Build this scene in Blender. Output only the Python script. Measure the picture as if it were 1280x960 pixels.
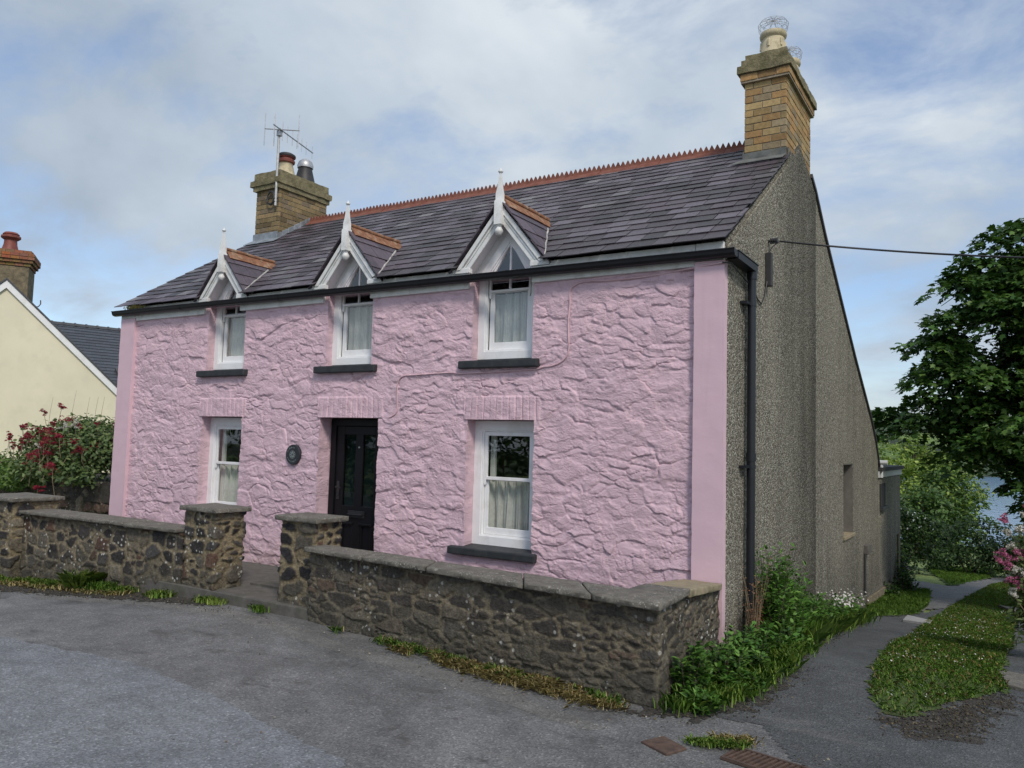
import bpy, bmesh, math, random
import numpy as np
from mathutils import Vector, Matrix
R = math.radians
random.seed(7)
SC = bpy.context.scene
COL = SC.collection
for o in list(bpy.data.objects):
    bpy.data.objects.remove(o)

# ---------------------------------------------------------------- camera
cd = bpy.data.cameras.new("camera")
cam = bpy.data.objects.new("camera", cd)
COL.objects.link(cam)
cd.sensor_fit = 'HORIZONTAL'
cd.sensor_width = 36.0
cd.lens = 985.0 / 1280.0 * 36.0
cd.clip_start = 0.05
cd.clip_end = 3000
yaw, pit, rol = -0.558171966, 0.0751475615, 0.0286511531
Fv = np.array([math.sin(yaw) * math.cos(pit), math.cos(yaw) * math.cos(pit), math.sin(pit)])
Rv = np.array([math.cos(yaw), -math.sin(yaw), 0.0])
Uv = np.cross(Rv, Fv)
R2 = math.cos(rol) * Rv + math.sin(rol) * Uv
U2 = -math.sin(rol) * Rv + math.cos(rol) * Uv
CAMP = (0.0, -7.0, 1.723)
cam.matrix_world = Matrix(((R2[0], U2[0], -Fv[0], CAMP[0]), (R2[1], U2[1], -Fv[1], CAMP[1]),
                           (R2[2], U2[2], -Fv[2], CAMP[2]), (0, 0, 0, 1)))
SC.camera = cam

# ---------------------------------------------------------------- sun, sky, exposure
SUN_EL, SUN_AZ = R(46), R(130)        # azimuth measured from +Y towards +X
sl = bpy.data.lights.new("sun", 'SUN')
sl.energy = 1.5
sl.angle = R(12)
sl.color = (1.0, 0.92, 0.82)
sun = bpy.data.objects.new("sun", sl)
COL.objects.link(sun)
sd = Vector((math.sin(SUN_AZ) * math.cos(SUN_EL), math.cos(SUN_AZ) * math.cos(SUN_EL), math.sin(SUN_EL)))
sun.rotation_euler = sd.to_track_quat('Z', 'Y').to_euler()
sun.location = (6, -10, 14)

SC.view_settings.view_transform = 'Standard'
SC.view_settings.look = 'None'
SC.view_settings.exposure = 0.68
SC.view_settings.gamma = 1.0
SC.view_settings.use_curve_mapping = False


class NT:
    """small helper round a node tree"""
    def __init__(self, tree):
        self.t = tree
        self.n = tree.nodes
        self.l = tree.links

    def add(self, typ, **kw):
        nd = self.n.new(typ)
        for k, v in kw.items():
            if k.startswith('_'):
                setattr(nd, k[1:], v)
            else:
                key = int(k[1:]) if k[0] == 'i' and k[1:].isdigit() else k.replace('__', ' ')
                self.set(nd, key, v)
        return nd

    def set(self, nd, key, v):
        s = nd.inputs[key]
        if hasattr(v, 'is_output') or isinstance(v, bpy.types.NodeSocket):
            self.l.new(v, s)
        elif isinstance(v, (tuple, list)) and s.type == 'RGBA' and len(v) == 3:
            s.default_value = (*v, 1)
        else:
            s.default_value = v

    def math(self, op, a, b=0.0, c=None, clamp=False):
        nd = self.n.new('ShaderNodeMath')
        nd.operation = op
        nd.use_clamp = clamp
        self.set(nd, 0, a)
        self.set(nd, 1, b)
        if c is not None:
            self.set(nd, 2, c)
        return nd.outputs[0]

    def mix(self, f, a, b, mode='MIX'):
        nd = self.n.new('ShaderNodeMix')
        nd.data_type = 'RGBA'
        nd.blend_type = mode
        self.set(nd, 0, f)
        self.set(nd, 6, a)
        self.set(nd, 7, b)
        return nd.outputs[2]

    def noise(self, vec, scale, detail=3.0, rough=0.55, dist=0.0):
        nd = self.add('ShaderNodeTexNoise', Scale=scale, Detail=detail, Roughness=rough, Distortion=dist)
        self.l.new(vec, nd.inputs['Vector'])
        return nd.outputs['Fac']

    def voro(self, vec, scale, feat='F1', out='Distance', rnd=1.0):
        nd = self.add('ShaderNodeTexVoronoi', Scale=scale, Randomness=rnd, _feature=feat)
        self.l.new(vec, nd.inputs['Vector'])
        return nd.outputs[out]

    def ramp(self, fac, *stops):
        nd = self.n.new('ShaderNodeValToRGB')
        self.l.new(fac, nd.inputs[0])
        e = nd.color_ramp.elements
        while len(e) < len(stops):
            e.new(0.5)
        for i, (p, c) in enumerate(stops):
            e[i].position = p
            e[i].color = (c, c, c, 1) if not isinstance(c, (tuple, list)) else (*c, 1)
        return nd.outputs[0]

    def map(self, vec, scale=(1, 1, 1), loc=(0, 0, 0)):
        nd = self.add('ShaderNodeMapping')
        nd.inputs['Scale'].default_value = scale
        nd.inputs['Location'].default_value = loc
        self.l.new(vec, nd.inputs['Vector'])
        return nd.outputs[0]


W = bpy.data.worlds.new("World")
SC.world = W
W.use_nodes = True
w = NT(W.node_tree)
w.n.clear()
wo = w.add('ShaderNodeOutputWorld')
bg = w.add('ShaderNodeBackground', Strength=0.072)
w.l.new(bg.outputs[0], wo.inputs[0])
sky = w.n.new('ShaderNodeTexSky')
sky.sky_type = 'NISHITA'
sky.sun_disc = False
sky.sun_elevation = SUN_EL
sky.sun_rotation = SUN_AZ
sky.air_density = 1.0
sky.dust_density = 1.5
sky.ozone_density = 2.0
tc = w.add('ShaderNodeTexCoord')
sp = w.add('ShaderNodeSeparateXYZ')
w.l.new(tc.outputs['Generated'], sp.inputs[0])
zz = w.math('ADD', w.math('MAXIMUM', sp.outputs[2], 0.0), 0.36)
cx_ = w.math('DIVIDE', sp.outputs[0], zz)
cy_ = w.math('DIVIDE', sp.outputs[1], zz)
cb = w.add('ShaderNodeCombineXYZ', X=cx_, Y=cy_, Z=0.0)
cv = cb.outputs[0]
big = w.noise(w.map(cv, (1, 1, 1), (3.4, 1.2, 0)), 0.8, 4, 0.5, 0.2)
fin = w.noise(w.map(cv, (1.0, 1.35, 1), (0.2, 5.0, 0)), 3.2, 7, 0.60, 0.25)
cover = w.ramp(w.math('ADD', w.math('MULTIPLY', big, 0.55), w.math('MULTIPLY', fin, 0.45)),
               (0.41, 0.08), (0.55, 1.0))
shade = w.noise(w.map(cv, (1, 1, 1), (7.7, 2.2, 0)), 1.15, 6, 0.58, 0.2)
cloudc = w.ramp(shade, (0.36, (3.5, 4.2, 5.1)), (0.52, (4.7, 5.4, 6.2)), (0.70, (6.7, 7.2, 7.6)))
skyc = w.mix(1.0, sky.outputs[0], (1.45, 1.45, 1.5), 'MULTIPLY')
w.l.new(w.mix(cover, skyc, cloudc), bg.inputs['Color'])

# ---------------------------------------------------------------- numpy noise
def hsh(i, j, k=0):
    i = np.asarray(i).astype(np.int64)
    j = np.asarray(j).astype(np.int64)
    h = (i * 374761393 + j * 668265263 + int(k) * 974634777) & 0xFFFFFFFF
    h = ((h ^ (h >> 13)) * 1274126177) & 0xFFFFFFFF
    h = ((h ^ (h >> 16)) * 2246822519) & 0xFFFFFFFF
    h = h ^ (h >> 15)
    return h.astype(np.float64) / 4294967296.0


def vn(x, y, k=0):
    xi, yi = np.floor(x), np.floor(y)
    fx, fy = x - xi, y - yi
    fx = fx * fx * (3 - 2 * fx)
    fy = fy * fy * (3 - 2 * fy)
    a, b = hsh(xi, yi, k), hsh(xi + 1, yi, k)
    c, d = hsh(xi, yi + 1, k), hsh(xi + 1, yi + 1, k)
    return (a * (1 - fx) + b * fx) * (1 - fy) + (c * (1 - fx) + d * fx) * fy


def fbm(x, y, k=0, o=4):
    s, a, t = 0.0, 0.5, 0.0
    for q in range(o):
        s = s + a * vn(x * 2 ** q, y * 2 ** q, k + q * 17)
        t += a
        a *= 0.5
    return s / t


def sstep(a, b, x):
    t = np.clip((x - a) / (b - a), 0, 1)
    return t * t * (3 - 2 * t)


def cells(u, v, cw, ch, seed, jit=0.85, pn=2.6):
    """blocky stone cells: F1, F2, two random ids, offset from the stone's middle"""
    iv = np.floor(v / ch)
    F1 = np.full(u.shape, 9.0)
    F2 = np.full(u.shape, 9.0)
    ra = np.zeros(u.shape)
    rb = np.zeros(u.shape)
    du0 = np.zeros(u.shape)
    dv0 = np.zeros(u.shape)
    for b in (-1, 0, 1):
        row = iv + b
        off = hsh(row, row * 0 + 5, seed) * cw
        iu = np.floor((u - off) / cw)
        for a in (-2, -1, 0, 1, 2):
            ci = iu + a
            su = (ci + 0.5 + (hsh(ci, row, seed + 1) - 0.5) * jit) * cw + off
            sv = (row + 0.5 + (hsh(ci, row, seed + 2) - 0.5) * jit) * ch
            wd = 0.75 + 0.5 * hsh(ci, row, seed + 5)
            du, dv = (u - su) / cw, (v - sv) / ch
            d = ((np.abs(du) ** pn + np.abs(dv) ** pn) ** (1 / pn)) * wd
            n1 = d < F1
            F2 = np.where(n1, F1, np.minimum(F2, d))
            ra = np.where(n1, hsh(ci, row, seed + 3), ra)
            rb = np.where(n1, hsh(ci, row, seed + 4), rb)
            du0 = np.where(n1, du, du0)
            dv0 = np.where(n1, dv, dv0)
            F1 = np.where(n1, d, F1)
    return F1, F2, ra, rb, du0, dv0


# ---------------------------------------------------------------- mesh helpers
class MB:
    def __init__(s):
        s.v = []
        s.f = []
        s.c = []
        s.hascol = False

    def addv(s, vs, fs, col=None):
        n = len(s.v)
        s.v.extend([tuple(float(q) for q in p) for p in vs])
        s.f.extend([tuple(int(i) + n for i in f) for f in fs])
        if col is not None:
            s.hascol = True
            s.c.extend([tuple(col)] * len(vs))
        else:
            s.c.extend([(1, 1, 1)] * len(vs))
        return s

    def box(s, x0, x1, y0, y1, z0, z1, col=None):
        vs = [(x, y, z) for x in (x0, x1) for y in (y0, y1) for z in (z0, z1)]
        return s.addv(vs, [(0, 1, 3, 2), (4, 6, 7, 5), (0, 4, 5, 1), (2, 3, 7, 6), (0, 2, 6, 4), (1, 5, 7, 3)], col)

    def extr(s, poly, vec, col=None):
        n = len(poly)
        a = [Vector(p) for p in poly]
        b = [p + Vector(vec) for p in a]
        fs = [tuple(range(n - 1, -1, -1)), tuple(range(n, 2 * n))]
        fs += [(i, (i + 1) % n, n + (i + 1) % n, n + i) for i in range(n)]
        return s.addv(a + b, fs, col)

    def xz(s, poly, y0, y1, col=None):
        return s.extr([(x, y0, z) for x, z in poly], (0, y1 - y0, 0), col)

    def yz(s, poly, x0, x1, col=None):
        return s.extr([(x0, y, z) for y, z in poly], (x1 - x0, 0, 0), col)

    def ring(s, outer, inner, y0, y1, col=None):
        n = len(outer)
        vs = [(x, y0, z) for x, z in outer] + [(x, y0, z) for x, z in inner] + \
             [(x, y1, z) for x, z in outer] + [(x, y1, z) for x, z in inner]
        fs = []
        for i in range(n):
            j = (i + 1) % n
            fs += [(i, j, n + j, n + i), (2 * n + i, 3 * n + i, 3 * n + j, 2 * n + j),
                   (i, 2 * n + i, 2 * n + j, j), (n + i, n + j, 3 * n + j, 3 * n + i)]
        return s.addv(vs, fs, col)

    def tube(s, pts, r, n=8, cap=True, col=None):
        pts = [Vector(p) for p in pts]
        rr = r if isinstance(r, (list, tuple)) else [r] * len(pts)
        vs, fs = [], []
        prev = None
        for i, p in enumerate(pts):
            d = (pts[min(i + 1, len(pts) - 1)] - pts[max(i - 1, 0)]).normalized()
            if prev is None:
                a = d.orthogonal().normalized()
            else:
                a = (prev - d * prev.dot(d)).normalized()
            prev = a
            b = d.cross(a)
            for k in range(n):
                t = 2 * math.pi * k / n
                vs.append(p + (a * math.cos(t) + b * math.sin(t)) * rr[i])
        for i in range(len(pts) - 1):
            for k in range(n):
                fs.append((i * n + k, i * n + (k + 1) % n, (i + 1) * n + (k + 1) % n, (i + 1) * n + k))
        if cap:
            fs.append(tuple(range(n - 1, -1, -1)))
            fs.append(tuple((len(pts) - 1) * n + k for k in range(n)))
        return s.addv(vs, fs, col)

    def lathe(s, cx, cy, prof, n=20, col=None):
        vs, fs = [], []
        for (r, z) in prof:
            for k in range(n):
                t = 2 * math.pi * k / n
                vs.append((cx + r * math.cos(t), cy + r * math.sin(t), z))
        m = len(prof)
        for i in range(m - 1):
            for k in range(n):
                fs.append((i * n + k, i * n + (k + 1) % n, (i + 1) * n + (k + 1) % n, (i + 1) * n + k))
        if prof[0][0] > 1e-4:
            fs.append(tuple(range(n - 1, -1, -1)))
        if prof[-1][0] > 1e-4:
            fs.append(tuple((m - 1) * n + k for k in range(n)))
        return s.addv(vs, fs, col)


OFF = {}


def finish(me, name, mat, parent, loc):
    if mat is not None:
        me.materials.append(mat)
    o = bpy.data.objects.new(name, me)
    COL.objects.link(o)
    if parent is not None:
        o.parent = parent
        OFF[o.name] = OFF[parent.name]
    else:
        o.location = loc
        OFF[o.name] = Vector(loc)
    return o


def build(name, mb, mat, parent=None, loc=(0, 0, 0), smooth=False, bevel=0.0, fix=True, seg=2):
    off = OFF[parent.name] if parent is not None else Vector(loc)
    me = bpy.data.meshes.new(name)
    me.from_pydata([(v[0] - off.x, v[1] - off.y, v[2] - off.z) for v in mb.v], [], mb.f)
    if mb.hascol:
        a = me.color_attributes.new('Col', 'FLOAT_COLOR', 'POINT')
        arr = np.ones((len(mb.v), 4), dtype=np.float32)
        arr[:, :3] = np.array(mb.c, dtype=np.float32)
        a.data.foreach_set('color', arr.ravel())
    if fix:
        bm = bmesh.new()
        bm.from_mesh(me)
        bmesh.ops.recalc_face_normals(bm, faces=bm.faces)
        bm.to_mesh(me)
        bm.free()
    if smooth:
        me.shade_smooth()
        if smooth != 'all':
            me.set_sharp_from_angle(angle=R(smooth if smooth is not True else 40))
    o = finish(me, name, mat, parent, loc)
    if bevel:
        b = o.modifiers.new('bevel', 'BEVEL')
        b.width = bevel
        b.segments = seg
        b.limit_method = 'ANGLE'
        b.angle_limit = R(35)
    return o


def build_np(name, verts, faces, mat, parent=None, loc=(0, 0, 0), col=None, smooth=False):
    """verts (n,3), faces list of arrays with equal row length"""
    off = OFF[parent.name] if parent is not None else Vector(loc)
    verts = np.asarray(verts, dtype=np.float64) - np.array(off)
    me = bpy.data.meshes.new(name)
    me.vertices.add(len(verts))
    me.vertices.foreach_set('co', verts.astype(np.float32).ravel())
    if not isinstance(faces, list):
        faces = [faces]
    tot = sum(f.size for f in faces)
    npoly = sum(len(f) for f in faces)
    me.loops.add(tot)
    me.polygons.add(npoly)
    me.loops.foreach_set('vertex_index', np.concatenate([f.ravel() for f in faces]).astype(np.int32))
    sizes = np.concatenate([np.full(len(f), f.shape[1]) for f in faces])
    st = np.concatenate([[0], np.cumsum(sizes)[:-1]])
    me.polygons.foreach_set('loop_start', st.astype(np.int32))
    me.update(calc_edges=True)
    me.validate()
    if col is not None:
        a = me.color_attributes.new('Col', 'FLOAT_COLOR', 'POINT')
        arr = np.ones((len(verts), 4), dtype=np.float32)
        arr[:, :3] = col
        a.data.foreach_set('color', arr.ravel())
    if smooth:
        me.shade_smooth()
    return finish(me, name, mat, parent, loc)


def thing(name, label, cat, loc=(0, 0, 0), group=None):
    o = bpy.data.objects.new(name, None)
    o.empty_display_size = 0.2
    COL.objects.link(o)
    o.location = loc
    OFF[o.name] = Vector(loc)
    return tag(o, label, cat, group)


def tag(o, label, cat, group=None):
    o['label'] = label
    o['category'] = cat
    if group:
        o['group'] = group
    return o


def struct(o):
    o['kind'] = 'structure'
    return o


# ---------------------------------------------------------------- materials
def mat(name):
    m = bpy.data.materials.new(name)
    m.use_nodes = True
    t = NT(m.node_tree)
    t.n.clear()
    t.out = t.add('ShaderNodeOutputMaterial')
    t.bs = t.add('ShaderNodeBsdfPrincipled')
    t.l.new(t.bs.outputs[0], t.out.inputs[0])
    t.co = t.add('ShaderNodeTexCoord').outputs['Object']
    t.pos = t.add('ShaderNodeNewGeometry').outputs['Position']
    t.m = m
    return t


def bump(t, h, strength=0.4, dist=0.01):
    b = t.add('ShaderNodeBump', Strength=strength, Distance=dist, Height=h)
    t.l.new(b.outputs[0], t.bs.inputs['Normal'])


def simple(name, col, rough=0.6, var=0.12, vscale=6.0, bs=60.0, bst=0.15, spec=0.5, metal=0.0, dirt=None, dscale=3.0, bd=0.004, lich=None):
    t = mat(name)
    n = t.noise(t.pos, vscale, 5, 0.6)
    dk = tuple(c * (1 - var) for c in col)
    lt = tuple(min(1, c * (1 + var)) for c in col)
    c = t.mix(t.ramp(n, (0.3, 0.0), (0.7, 1.0)), dk, lt)
    if dirt:
        d = t.ramp(t.noise(t.pos, dscale, 6, 0.65), (0.50, 0.0), (0.72, 1.0))
        c = t.mix(t.math('MULTIPLY', d, dirt[1]), c, dirt[0])
    if lich:
        for sc, th, sd, amt in ((34.0, 0.20, 0.0, 0.8), (13.0, 0.16, 4.0, 0.6), (70.0, 0.25, 9.0, 0.7)):
            v = t.voro(t.map(t.pos, (1, 1, 1), (sd, sd, sd)), sc)
            v = t.math('ADD', v, t.math('MULTIPLY', t.noise(t.pos, sc * 2.5, 3), 0.16))
            sp_ = t.ramp(v, (th + 0.06, 1.0), (th + 0.12, 0.0))
            mk = t.ramp(t.noise(t.map(t.pos, (1, 1, 1), (sd, 2, 1)), 3.5, 3), (0.46, 0.0), (0.60, amt))
            c = t.mix(t.math('MULTIPLY', sp_, mk), c, lich)
    t.l.new(c, t.bs.inputs['Base Color'])
    t.bs.inputs['Roughness'].default_value = rough
    t.bs.inputs['Specular IOR Level'].default_value = spec
    t.bs.inputs['Metallic'].default_value = metal
    if bst:
        bump(t, t.noise(t.pos, bs, 4, 0.6), bst, bd)
    return t.m


def attr_mat(name, rough=0.8, nscale=25.0, var=0.35, bs=90.0, bst=0.4, bd=0.006, spec=0.4, lichen=0.0, lscale=14.0, lcol=(0.5, 0.5, 0.46), lthr=0.16, sheen=None):
    t = mat(name)
    a = t.add('ShaderNodeVertexColor', _layer_name='Col').outputs[0]
    n = t.noise(t.pos, nscale, 6, 0.65)
    f = t.ramp(n, (0.25, 1 - var), (0.75, 1 + var))
    c = t.mix(1.0, a, f, 'MULTIPLY')
    if lichen:
        v = t.voro(t.pos, lscale)
        spots = t.ramp(v, (lthr, 1.0), (lthr + 0.05, 0.0))
        msk = t.ramp(t.noise(t.pos, 2.3, 3, 0.6), (0.50, 0.0), (0.58, 1.0))
        f1 = t.math('MULTIPLY', t.math('MULTIPLY', spots, msk), lichen)
        sm = t.ramp(t.noise(t.pos, 26.0, 5, 0.7), (0.60, 0.0), (0.70, 1.0))
        f2 = t.math('MULTIPLY', t.math('MULTIPLY', sm, t.ramp(t.noise(t.map(t.pos, (1, 1, 1), (5, 3, 9)), 3.1, 3, 0.6), (0.5, 0.0), (0.62, 1.0))), lichen * 0.55)
        c = t.mix(t.math('MAXIMUM', f1, f2), c, lcol)
    t.l.new(c, t.bs.inputs['Base Color'])
    t.bs.inputs['Roughness'].default_value = rough
    t.bs.inputs['Specular IOR Level'].default_value = spec
    bump(t, t.noise(t.pos, bs, 5, 0.65), bst, bd)
    return t.m


def leaf_mat(name, rough=0.5, trans=0.25):
    t = mat(name)
    a = t.add('ShaderNodeVertexColor', _layer_name='Col').outputs[0]
    t.l.new(a, t.bs.inputs['Base Color'])
    t.bs.inputs['Roughness'].default_value = rough
    t.bs.inputs['Specular IOR Level'].default_value = 0.22
    tr = t.add('ShaderNodeBsdfTranslucent', Color=t.mix(1.0, a, (1.1, 1.25, 0.6), 'MULTIPLY'))
    mx = t.add('ShaderNodeMixShader', i0=trans)
    t.l.new(t.bs.outputs[0], mx.inputs[1])
    t.l.new(tr.outputs[0], mx.inputs[2])
    t.l.new(mx.outputs[0], t.out.inputs[0])
    return t.m


# pink masonry paint over rough stone
PINK = (0.60, 0.385, 0.475)


def pink_mat(name, bst=0.35, bs=55.0):
    t = mat(name)
    n1 = t.noise(t.pos, 1.3, 4, 0.6)
    n2 = t.noise(t.pos, 9.0, 5, 0.65)
    c = t.mix(t.ramp(n1, (0.3, 0.0), (0.7, 1.0)), (0.610, 0.440, 0.510), (0.680, 0.482, 0.538))
    c = t.mix(t.ramp(n2, (0.45, 0.0), (0.8, 0.30)), c, (0.67, 0.49, 0.55))
    # brownish splash stains low on the wall and greyish dirt in blotches
    sp = t.add('ShaderNodeSeparateXYZ')
    t.l.new(t.pos, sp.inputs[0])
    low = t.ramp(sp.outputs[2], (0.12, 1.0), (0.42, 0.0))
    f = t.math('MULTIPLY', low, t.ramp(t.noise(t.pos, 5, 5, 0.7), (0.35, 0.15), (0.65, 0.6)))
    c = t.mix(f, c, (0.34, 0.26, 0.24))
    streak = t.noise(t.map(t.pos, (7, 7, 0.6)), 1.0, 5, 0.6)
    c = t.mix(t.ramp(streak, (0.57, 0.0), (0.78, 0.34)), c, (0.44, 0.33, 0.36))
    t.l.new(c, t.bs.inputs['Base Color'])
    t.bs.inputs['Roughness'].default_value = 0.62
    t.bs.inputs['Specular IOR Level'].default_value = 0.35
    rg_ = t.ramp(t.noise(t.map(t.pos, (4.5, 4.5, 7.0)), 1.0, 4, 0.6), (0.40, 0.12), (0.58, 1.0))
    h = t.math('MULTIPLY', t.noise(t.map(t.pos, (1, 1, 1.5)), bs, 6, 0.72), rg_)
    h = t.math('ADD', h, t.math('MULTIPLY', t.noise(t.pos, bs * 3.7, 3, 0.6), 0.12))
    bump(t, h, bst, 0.022)
    return t.m


M_PINK = pink_mat('pink_paint_stone', 0.75, 42)
M_PINKS = pink_mat('pink_paint_render', 0.10, 70)


def pebble_mat():
    t = mat('pebbledash')
    v = t.add('ShaderNodeTexVoronoi', Scale=72.0)
    t.l.new(t.pos, v.inputs['Vector'])
    bwn = t.add('ShaderNodeSeparateColor')
    t.l.new(v.outputs['Color'], bwn.inputs[0])
    c = t.ramp(bwn.outputs[0], (0.0, (0.04, 0.037, 0.031)), (0.38, (0.145, 0.132, 0.104)), (0.72, (0.285, 0.265, 0.215)), (1.0, (0.56, 0.54, 0.46)))
    big = t.noise(t.pos, 1.1, 4, 0.6)
    c = t.mix(t.ramp(big, (0.3, 0.0), (0.7, 0.35)), c, (0.30, 0.28, 0.22))
    sp = t.add('ShaderNodeSeparateXYZ')
    t.l.new(t.pos, sp.inputs[0])
    st = t.noise(t.map(t.pos, (2.2, 2.2, 0.22), (1, 4, 0)), 1.0, 4, 0.5, 0.3)
    st2 = t.noise(t.map(t.pos, (5, 5, 0.5), (3, 1, 0)), 1.0, 6, 0.7, 0.4)
    s = t.math('ADD', t.math('MULTIPLY', t.ramp(st, (0.40, 0.0), (0.75, 1.0)), 0.30), t.math('MULTIPLY', t.ramp(st2, (0.45, 0.0), (0.85, 1.0)), 0.30))
    # damp stain on the main block, ending at the straight joint with the lean-to
    yy = t.math('ADD', sp.outputs[1], t.math('MULTIPLY', t.math('SUBTRACT', t.noise(t.map(t.pos, (0.6, 0.6, 1.1)), 1.0, 4, 0.6), 0.5), 1.3))
    damp = t.math('MULTIPLY', t.ramp(t.math('MULTIPLY', yy, 0.2), (0.30, 0.0), (0.80, 1.0)), t.math('LESS_THAN', sp.outputs[1], 3.972))
    s = t.math('ADD', s, t.math('MULTIPLY', damp, 0.80))
    low = t.ramp(t.math('ADD', sp.outputs[2], t.math('MULTIPLY', t.noise(t.map(t.pos, (2, 2, 0.6)), 1.0, 4), 1.2)), (0.0, 0.55), (1.0, 0.0))
    nd = [x for x in t.n if x.type == 'VALTORGB'][-1]
    s = t.math('ADD', s, low, clamp=True)
    c = t.mix(t.math('MULTIPLY', s, 0.80), c, t.mix(1.0, c, (0.20, 0.205, 0.20), 'MULTIPLY'))
    t.l.new(c, t.bs.inputs['Base Color'])
    t.bs.inputs['Roughness'].default_value = 0.92
    t.bs.inputs['Specular IOR Level'].default_value = 0.2
    bump(t, t.math('MULTIPLY', v.outputs['Distance'], -1.0), 0.9, 0.012)
    return t.m


M_PEB = pebble_mat()
M_WHITE = simple('white_gloss_paint', (0.78, 0.79, 0.80), 0.35, 0.04, 4, 40, 0.06, dirt=((0.45, 0.42, 0.36), 0.35), dscale=5)
M_WHITEOLD = simple('weathered_white_paint', (0.72, 0.73, 0.72), 0.5, 0.06, 6, 50, 0.15, dirt=((0.33, 0.30, 0.24), 0.5), dscale=7)
M_BLACK = simple('black_gloss_paint', (0.012, 0.012, 0.015), 0.38, 0.2, 6, 30, 0.08, spec=0.35)
M_DOOR = simple('black_door_paint', (0.006, 0.006, 0.008), 0.45, 0.2, 6, 30, 0.08, spec=0.22)
M_SILL = simple('charcoal_sill_paint', (0.028, 0.032, 0.036), 0.6, 0.25, 9, 50, 0.3, spec=0.35, dirt=((0.09, 0.085, 0.07), 0.35), dscale=11)
M_SLATE = attr_mat('slate', 0.55, 16, 0.30, 70, 0.35, 0.006, 0.6, lichen=0.30, lscale=22, lcol=(0.30, 0.29, 0.28), lthr=0.13)
M_TERRA = simple('terracotta_ridge', (0.20, 0.075, 0.052), 0.8, 0.35, 9, 40, 0.4, spec=0.3, dirt=((0.12, 0.09, 0.07), 0.6), dscale=9)
M_TERRAO = simple('terracotta_lichened', (0.24, 0.115, 0.065), 0.85, 0.35, 14, 40, 0.5, spec=0.3, dirt=((0.42, 0.36, 0.26), 0.75), dscale=12)
M_BRICK = attr_mat('yellow_brick', 0.85, 22, 0.28, 70, 0.5, 0.006, 0.3, lichen=0.25, lscale=18, lcol=(0.30, 0.28, 0.2))
M_MORTAR = simple('lime_mortar', (0.26, 0.22, 0.16), 0.95, 0.3, 14, 60, 0.5)
M_CAPST = simple('mossy_cap_stone', (0.20, 0.175, 0.10), 0.95, 0.4, 9, 35, 0.7, dirt=((0.085, 0.085, 0.03), 0.8), dscale=8, bd=0.02)
M_POT = simple('buff_clay_pot', (0.52, 0.45, 0.30), 0.75, 0.2, 9, 40, 0.3, dirt=((0.16, 0.16, 0.07), 0.8), dscale=7)
M_POTDK = simple('sooty_pot', (0.03, 0.03, 0.032), 0.55, 0.3, 9, 40, 0.3)
M_POTRED = simple('red_clay_pot', (0.20, 0.055, 0.04), 0.6, 0.3, 9, 40, 0.3)
M_LEADM = simple('mossy_lead', (0.13, 0.135, 0.13), 0.7, 0.4, 7, 30, 0.4, spec=0.4, dirt=((0.10, 0.10, 0.055), 0.7), dscale=8)
M_LEAD = simple('lead_flashing', (0.27, 0.30, 0.33), 0.5, 0.35, 7, 30, 0.3, spec=0.6, metal=0.3, dirt=((0.12, 0.13, 0.11), 0.6), dscale=9)
M_ALU = simple('aerial_aluminium', (0.42, 0.43, 0.45), 0.4, 0.25, 20, 30, 0.1, metal=0.7)
M_WIREM = simple('galvanised_wire', (0.45, 0.46, 0.47), 0.45, 0.2, 20, 30, 0.0, metal=0.5)
M_RUBBLE = attr_mat('rubble_stone', 0.88, 30, 0.60, 60, 1.0, 0.018, 0.3, lichen=0.9, lscale=16, lcol=(0.50, 0.50, 0.46), lthr=0.21)
M_COPE = simple('weathered_coping', (0.135, 0.125, 0.105), 0.95, 0.35, 18, 50, 0.8, dirt=((0.075, 0.070, 0.058), 0.7), dscale=7, bd=0.012, lich=(0.40, 0.39, 0.34))
M_COPET = simple('buff_coping', (0.27, 0.225, 0.145), 0.95, 0.25, 12, 50, 0.7, dirt=((0.16, 0.14, 0.09), 0.5), dscale=8, bd=0.01)
M_CONC = simple('concrete', (0.15, 0.14, 0.125), 0.95, 0.3, 8, 60, 0.6, dirt=((0.09, 0.08, 0.06), 0.6), dscale=5, bd=0.01)
M_STEP = simple('worn_step_concrete', (0.10, 0.095, 0.085), 0.9, 0.3, 9, 60, 0.6, dirt=((0.06, 0.062, 0.03), 0.6), dscale=4, bd=0.01)
M_CURT = simple('net_curtain', (0.66, 0.65, 0.62), 0.95, 0.08, 30, 200, 0.2, spec=0.1)
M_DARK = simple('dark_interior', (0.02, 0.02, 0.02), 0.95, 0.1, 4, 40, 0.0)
M_CREAM = simple('cream_render', (0.70, 0.66, 0.50), 0.9, 0.05, 1.2, 80, 0.2, dirt=((0.45, 0.42, 0.32), 0.25), dscale=2)
M_BRICKR = attr_mat('red_brick', 0.85, 22, 0.3, 70, 0.5, 0.006, 0.3, lichen=0.4, lscale=16, lcol=(0.35, 0.32, 0.26))
M_OLDREND = simple('old_cement_render', (0.17, 0.14, 0.09), 0.95, 0.4, 7, 40, 0.7, dirt=((0.06, 0.055, 0.04), 0.7), dscale=6, bd=0.02)
M_IRON = simple('rusty_iron', (0.085, 0.055, 0.042), 0.75, 0.35, 20, 90, 0.5, spec=0.4, dirt=((0.13, 0.075, 0.05), 0.6), dscale=15)
M_FELT = simple('roofing_felt', (0.03, 0.032, 0.03), 0.9, 0.3, 9, 60, 0.4)
M_FASCIA = simple('grey_fascia', (0.52, 0.53, 0.52), 0.6, 0.1, 4, 40, 0.1, dirt=((0.2, 0.2, 0.18), 0.5), dscale=4)
M_BARK = simple('bark', (0.07, 0.055, 0.04), 0.95, 0.4, 9, 30, 0.9, bd=0.03)
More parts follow.
